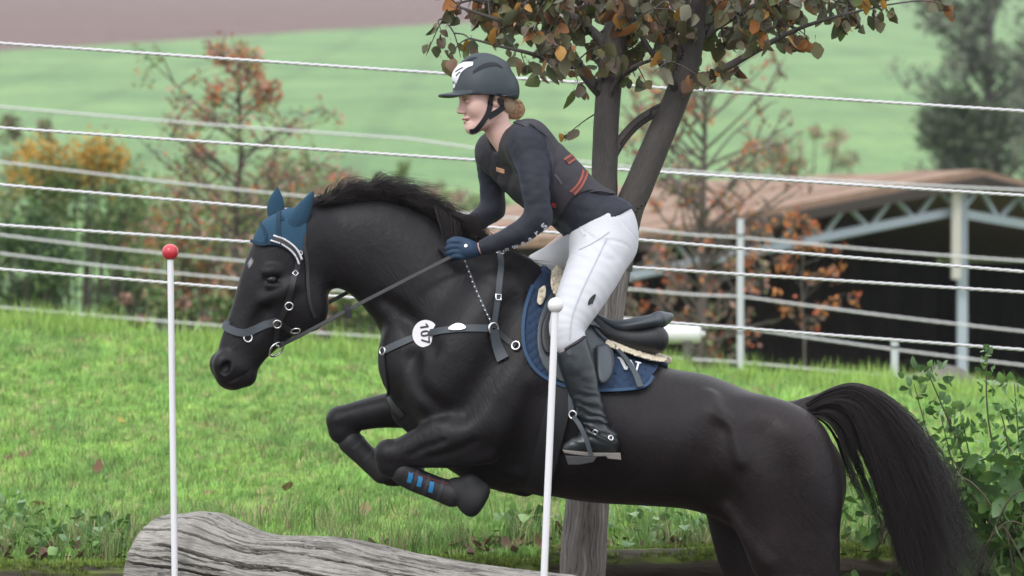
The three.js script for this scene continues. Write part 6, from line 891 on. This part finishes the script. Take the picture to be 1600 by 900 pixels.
  const cluster = ([x, y, z], list) => { const c = P(x, y, z); let best = pts[0], bd = 1e9; for (const p of pts) { const d = p.distanceToSquared(c) + (p.y < c.y - 0.05 ? 0 : 0.004); if (d < bd) { bd = d; best = p; } }
    if (bd > 0.2) return; const mid = best.clone().lerp(c, 0.5).add(v3(rr(-0.02, 0.02), 0.02, rr(-0.02, 0.02))); twigs.push(tube([best, mid, c], t => 0.004 - 0.0026 * t, 5, 4)); pts.length < 900 && pts.push(mid);
    const n = 2 + Math.floor(rnd() * 4); for (let k = 0; k < n; k++) { const base = mid.clone().lerp(c, rr(0.35, 1)).add(v3(rr(-0.025, 0.025), rr(-0.02, 0.015), rr(-0.03, 0.03))); const q = new THREE.Quaternion().setFromEuler(new THREE.Euler(rr(-0.7, 0.7), rr(0, 6.28), Math.PI + rr(-1.0, 1.0))); list.push({ p: base, q, s: rr(0.55, 1.15), v: Math.floor(rnd() * 4), m: pick() }); } };
  mainC.forEach(c => cluster(c, leaves)); const rest = []; upC.forEach(c => cluster(c, rest));
  while (leaves.length > 298) rest.push(leaves.splice(Math.floor(rnd() * leaves.length), 1)[0]);
  for (let i = 0; i < 420; i++) { const c = mainC[Math.floor(rnd() * mainC.length)]; if (c[1] > 95 || c[0] < 760) continue; cluster([c[0] + rr(-20, 20), c[1] - rr(0, 20), c[2] + rr(-0.2, 0.1)], rest); }
  add('twigs', mergeGeometries(twigs), bS, tr).userData.kind = 'stuff';
  for (const l of leaves) { const m = new THREE.Mesh(leafVariants[l.v], mats[l.m]); m.name = 'leaf'; m.position.copy(l.p).sub(tr.position); m.quaternion.copy(l.q); m.scale.setScalar(l.s); m.castShadow = m.receiveShadow = true; tr.add(m); }
  const gs = rest.map(l => { const g = leafVariants[l.v].clone(); g.applyMatrix4(new THREE.Matrix4().compose(l.p, l.q, v3(l.s, l.s, l.s))); const c = mats[l.m].color, n = g.attributes.position.count, a = new Float32Array(n * 3); for (let i = 0; i < n; i++) a.set([c.r, c.g, c.b], i * 3); g.setAttribute('color', new THREE.BufferAttribute(a, 3)); return g; });
  const st = add('upper_foliage', mergeGeometries(gs), std([1, 1, 1], 0.6, { vertexColors: true, transmission: 0.3, thickness: 0 }), tr); st.userData.kind = 'stuff';
  console.log('tree leaves', leaves.length, rest.length);
}
// ---------------------------------------------------------------- small plants near the jump
const onBank = (px, py) => { let a = bankEdge - 0.01, b = -9; for (let i = 0; i < 40; i++) { const m = (a + b) / 2, p = P(px, py, m); if (p.y > groundY(p.x, m)) a = m; else b = m; } const p = P(px, py, a); return v3(p.x, groundY(p.x, a), a); };
const bigLeaf = [leafGeo(0.028, 0.066, 0.25, 0.35, 0.75), leafGeo(0.032, 0.068, -0.25, 0.3, 0.7), leafGeo(0.025, 0.07, 0.45, 0.25, 0.8)];
const greens = [[0.16, 0.29, 0.1], [0.2, 0.36, 0.1], [0.13, 0.25, 0.095], [0.26, 0.41, 0.14], [0.19, 0.31, 0.15]].map(c => std(c, 0.42, { transmission: 0.2, thickness: 0, specularIntensity: 0.7 })), stemM = std([0.09, 0.075, 0.05], 0.8);
function addLeaf(parent, p, e, s, mats, geos = bigLeaf) { const m = new THREE.Mesh(geos[Math.floor(rnd() * geos.length)], mats[Math.floor(rnd() * mats.length)]); m.name = 'leaf'; m.position.copy(p).sub(parent.position); m.rotation.set(...e); m.scale.setScalar(s); m.castShadow = m.receiveShadow = true; parent.add(m); }
function shootShrub(label, base, shoots, o) { const g = group(o.name ?? 'leafy_shrub', label, 'shrub', o.group, base);
  for (const s of shoots) { const k = crSample(s.map(p => [p.x, p.y, p.z]), 6).map(q => v3(...q)); add('stem', tube(k, t => (o.r ?? 0.006) * (1 - 0.75 * t), 6), stemM, g); const n = k.length; for (let i = Math.floor(n * (o.from ?? 0.15)); i < n; i += o.step ?? 1) for (let q = 0; q < (o.per ?? 2); q++) { if (rnd() < (o.skip ?? 0.1)) continue; const p = k[i].clone().add(v3(rr(-1, 1), rr(-0.6, 0.6), rr(-1, 1)).multiplyScalar(o.spread ?? 0.02)); addLeaf(g, p, [rr(0.5, 1.6), rr(0, 6.28), rr(-1.3, 1.3)], rr(o.s0 ?? 0.5, o.s1 ?? 0.9), greens); } }
  return g; }
reseed(61);
[[1428, 600, 1520, 'leaning leafy shoot nearest the tail'], [1500, 640, 1560, 'bushy shoot between the two tall saplings'], [1585, 600, 1610, 'leafy shoot cut by the right frame edge'], [1470, 650, 1540, 'short leafy shoot close to the outer tail hair'], [1575, 690, 1600, 'short leafy shoot low at the right edge']].forEach(([x, y, bx, l], i) => shootShrub(l, P(bx, 930, -1.0 - 0.04 * i).setY(0.4), [[P(bx, 930, -1.0 - 0.04 * i), P(lerp(bx, x, 0.35), lerp(930, y, 0.4), -1.02 - 0.03 * i), P(lerp(bx, x, 0.75), lerp(930, y, 0.75), -1.0 - 0.03 * i), P(x, y, -0.98 - 0.02 * i)]], { step: 1, per: 4, spread: 0.06, s0: 0.45, s1: 0.85, from: 0.25, r: 0.006, group: 'shoots right of the tail' }));
shootShrub('tall arching sapling shoot with small leaves right of the tail', P(1575, 930, -1.0).setY(0.4), [[P(1575, 930, -1.0), P(1540, 800, -1.0), P(1500, 700, -0.98), P(1462, 610, -0.95), P(1446, 574, -0.95)]], { step: 1, per: 4, spread: 0.055, s0: 0.45, s1: 0.8, from: 0.3, r: 0.007, group: 'shoots right of the tail' });
shootShrub('upright sapling shoot topped by pale leaves near the right edge', P(1575, 930, -1.05).setY(0.4).add(v3(0.05, 0, -0.05)), [[P(1600, 930, -1.08), P(1565, 760, -1.1), P(1545, 660, -1.1), P(1541, 590, -1.1), P(1544, 552, -1.1)]], { step: 1, per: 3, spread: 0.04, s0: 0.35, s1: 0.62, from: 0.3, r: 0.006, group: 'shoots right of the tail' });
shootShrub('leafy shoot at the right edge beside the upright sapling', P(1620, 930, -0.95).setY(0.4), [[P(1625, 930, -0.95), P(1600, 800, -0.95), P(1580, 720, -0.93), P(1568, 660, -0.92), P(1560, 640, -0.92)], [P(1625, 930, -0.95), P(1530, 790, -0.9), P(1490, 720, -0.9), P(1470, 690, -0.9)]], { step: 1, per: 3, spread: 0.05, s0: 0.4, s1: 0.7, from: 0.2, group: 'shoots right of the tail' });
{ // bramble mass at the lower right
  const base = P(1560, 930, -0.9).setY(0.35), g = group('bramble_bush', 'dense bramble bush with broad green leaves at the lower right', 'shrub', null, base);
  for (let i = 0; i < 9; i++) { const a = P(rr(1460, 1640), 940, rr(-1.1, -0.7)), c = P(rr(1440, 1650), rr(720, 860), rr(-1.1, -0.6)), m = a.clone().lerp(c, 0.6).add(v3(0, 0.12, 0.05)); add('stem', tube([a, m, c], t => 0.006 * (1 - 0.6 * t), 6, 5), stemM, g); }
  for (let i = 0; i < 290; i++) { const x = rr(1430, 1680), lo = lerp(760, 712, smooth(1430, 1540, x)), y = lerp(lo, 930, Math.pow(rnd(), 0.9)); addLeaf(g, P(x, y, rr(-1.15, -0.62)), [rr(0.4, 1.5), rr(-1.2, 1.2), rr(-1.4, 1.4) + Math.PI], rr(0.85, 1.5), greens); }
}
{ // leaves deeper in the bramble
  const gs = []; for (let i = 0; i < 620; i++) { const x = rr(1415, 1700), lo = lerp(740, 690, smooth(1430, 1560, x)), g = bigLeaf[i % 3].clone(), s = rr(0.6, 1.25); g.applyMatrix4(new THREE.Matrix4().compose(P(x, lerp(lo, 940, Math.pow(rnd(), 0.8)), rr(-1.25, -0.75)), new THREE.Quaternion().setFromEuler(new THREE.Euler(rr(0.4, 1.5), rr(-1.2, 1.2), rr(-1.4, 1.4) + Math.PI)), v3(s, s, s))); const c = greens[Math.floor(rnd() * 5)].color, n = g.attributes.position.count, a = new Float32Array(n * 3); for (let q = 0; q < n; q++) a.set([c.r, c.g, c.b], q * 3); g.setAttribute('color', new THREE.BufferAttribute(a, 3)); gs.push(g); }
  const b = scene.children.find(o => o.name === 'bramble_bush'); const m = add('inner_leaves', mergeGeometries(gs), std([1, 1, 1], 0.45, { vertexColors: true, transmission: 0.2, thickness: 0 }), b); m.userData.kind = 'stuff';
}
{ // growth under the tail
  const base = P(1360, 930, -1.2).setY(0.4), g = group('bramble_bush', 'shaded leafy bramble between the hind leg and the tail', 'shrub', null, base);
  for (let i = 0; i < 6; i++) { const a = P(rr(1300, 1430), 930, -1.15), c = P(rr(1320, 1430), rr(720, 820), rr(-1.3, -1.0)); add('stem', tube([a, a.clone().lerp(c, 0.6).add(v3(0.03, 0.03, 0)), c], t => 0.005 * (1 - 0.6 * t), 6, 5), stemM, g); }
  for (let i = 0; i < 130; i++) addLeaf(g, P(rr(1300, 1450), lerp(735, 900, rnd()), rr(-1.35, -0.98)), [rr(0.4, 1.5), rr(-1.2, 1.2), rr(-1.4, 1.4) + Math.PI], rr(0.6, 1.1), greens);
}
{ // weeds along the timbers
  const W = [[22, 838], [62, 856], [108, 846], [150, 856], [186, 850], [8, 860], [985, 838], [1030, 826], [1076, 838], [1118, 850], [800, 842], [838, 838], [1000, 858]];
  W.push([40, 818], [128, 828], [172, 866], [88, 870], [5, 808], [1060, 858]);
  const names = ['at the far left edge', 'second from the left edge', 'third from the left edge, above the mossy timber', 'left of the log beside a brown leaf', 'touching the left end of the log', 'in the bottom left corner', 'right of the trunk base', 'under the belly of the horse', 'under the belly, nearer the hind leg', 'beside the hind leg', 'left of the white ball pole', 'right beside the white ball pole', 'low on the right mossy timber', 'higher up at the far left', 'below the dark curled leaf on the left', 'close above the timber beside the log', 'on the left mossy timber', 'cut by the left frame edge', 'on the right mossy timber under the belly'];
  W.forEach(([x, y], i) => { const p = onBank(x, y), g = group('weed_plant', `low leafy weed ${names[i]}`, 'plant', 'weeds along the bank edge', p); const st = []; for (let k = 0; k < 13; k++) { const e = p.clone().add(v3(rr(-0.11, 0.11), rr(0.02, 0.11), rr(-0.06, 0.08))); add('stem', tube([p, p.clone().lerp(e, 0.6).add(v3(0, 0.015, 0)), e], 0.0018, 5, 3), greens[1], g); addLeaf(g, e, [rr(0.9, 1.9), rr(0, 6.28), rr(-0.6, 0.6)], rr(0.5, 1.0), greens); } });
  const big = onBank(812, 834), g = group('burdock_plant', 'plant with one broad pale leaf beside the white ball pole', 'plant', null, big); add('stem', tube([big, big.clone().add(v3(0.0, 0.06, 0)), big.clone().add(v3(0.02, 0.1, 0.01))], 0.003, 6, 4), greens[3], g); const bl = new THREE.Mesh(leafGeo(0.045, 0.1, 0.15, 0.25, 0.7), leafMat([0.16, 0.24, 0.11])); bl.name = 'leaf'; bl.position.set(-0.01, 0.1, 0.04); bl.rotation.set(-0.3, 0.2, Math.PI - 0.4); g.add(bl);
}
{ // fallen leaves
  reseed(71); const brown = [[0.2, 0.11, 0.06], [0.3, 0.19, 0.11], [0.14, 0.08, 0.05], [0.38, 0.27, 0.16], [0.45, 0.33, 0.06]].map(leafMat), dl = [leafGeo(0.026, 0.062, 0.7, 0.6), leafGeo(0.028, 0.058, -0.6, 0.8), leafGeo(0.022, 0.068, 0.9, 0.4)];
  const L = [[150, 748, 0, 'dark curled leaf on the grass left of the red ball pole'], [332, 776, 1, 'pale brown leaf on the grass above the log\'s left end'], [446, 776, 1, 'pale tan leaf on the grass above the middle of the log'], [10, 722, 2, 'dark brown leaf at the left edge of the grass'], [42, 718, 0, 'brown leaf beside the leftmost one on the grass'], [194, 668, 4, 'yellow leaf on the grass left of the red ball pole'], [68, 798, 3, 'large curled tan leaf at the lower left'], [12, 790, 0, 'brown leaf in the weeds at the lower left corner'], [152, 826, 0, 'reddish brown leaf standing in the weeds left of the log'], [190, 842, 0, 'brown leaf leaning against the log\'s left end'], [566, 816, 3, 'brown leaf in the long grass below the near foreleg'], [420, 655, 4, 'small yellow leaf in the grass below the muzzle'], [120, 872, 3, 'pale twig like leaf on the left mossy timber'], [880, 846, 2, 'dark leaf at the foot of the tree trunk'], [808, 862, 0, 'curled brown leaf near the white ball pole'], [845, 866, 0, 'brown leaf between the white ball pole and the trunk'], [1020, 850, 3, 'white grey dead leaf under the belly'], [1058, 848, 3, 'second grey dead leaf under the belly'], [700, 862, 2, 'dark leaf on the bank above the log\'s right part']];
  for (const [x, y, c, l] of L) { const p = onBank(x, y), g = dl[Math.floor(rnd() * 3)], m = new THREE.Mesh(g, brown[c]); m.name = numbered('fallen_leaf'); m.position.copy(p).add(v3(0, 0.025, 0)); m.rotation.set(-1.57 + rr(-0.45, 0.35), rr(0, 6.28), rr(-0.4, 0.4), 'YXZ'); m.scale.setScalar(rr(0.75, 1.2)); m.castShadow = m.receiveShadow = true; scene.add(m); tag(m, l, 'leaf', 'fallen leaves on the bank'); }
  // litter under the weeds
  const list = []; for (let i = 0; i < 900; i++) { const z = bankEdge - 0.02 - Math.pow(rnd(), 1.7) * 0.45, x = rr(-3.2, 3.2); if (x > -1.15 && x < -0.2 && rnd() < 0.7) continue; list.push([x, z]); } const im = new THREE.InstancedMesh(dl[0], std([1, 1, 1], 0.8), list.length), M = new THREE.Matrix4(), c = new THREE.Color(); list.forEach(([x, z], i) => { M.compose(v3(x, groundY(x, z) + 0.012, z), new THREE.Quaternion().setFromEuler(new THREE.Euler(-1.57 + rr(-0.5, 0.5), rr(0, 6.28), rr(-0.5, 0.5), 'YXZ')), v3(1, 1, 1).multiplyScalar(rr(0.4, 0.8))); im.setMatrixAt(i, M); const k = rr(0.6, 1.3); c.setRGB(0.16 * k, 0.1 * k, 0.065 * k); im.setColorAt(i, c); }); im.name = 'leaf_litter'; scene.add(im); tag(im, 'small brown leaf litter along the foot of the bank', 'leaf litter', null, 'stuff');
}
renderer.render(scene, camera);
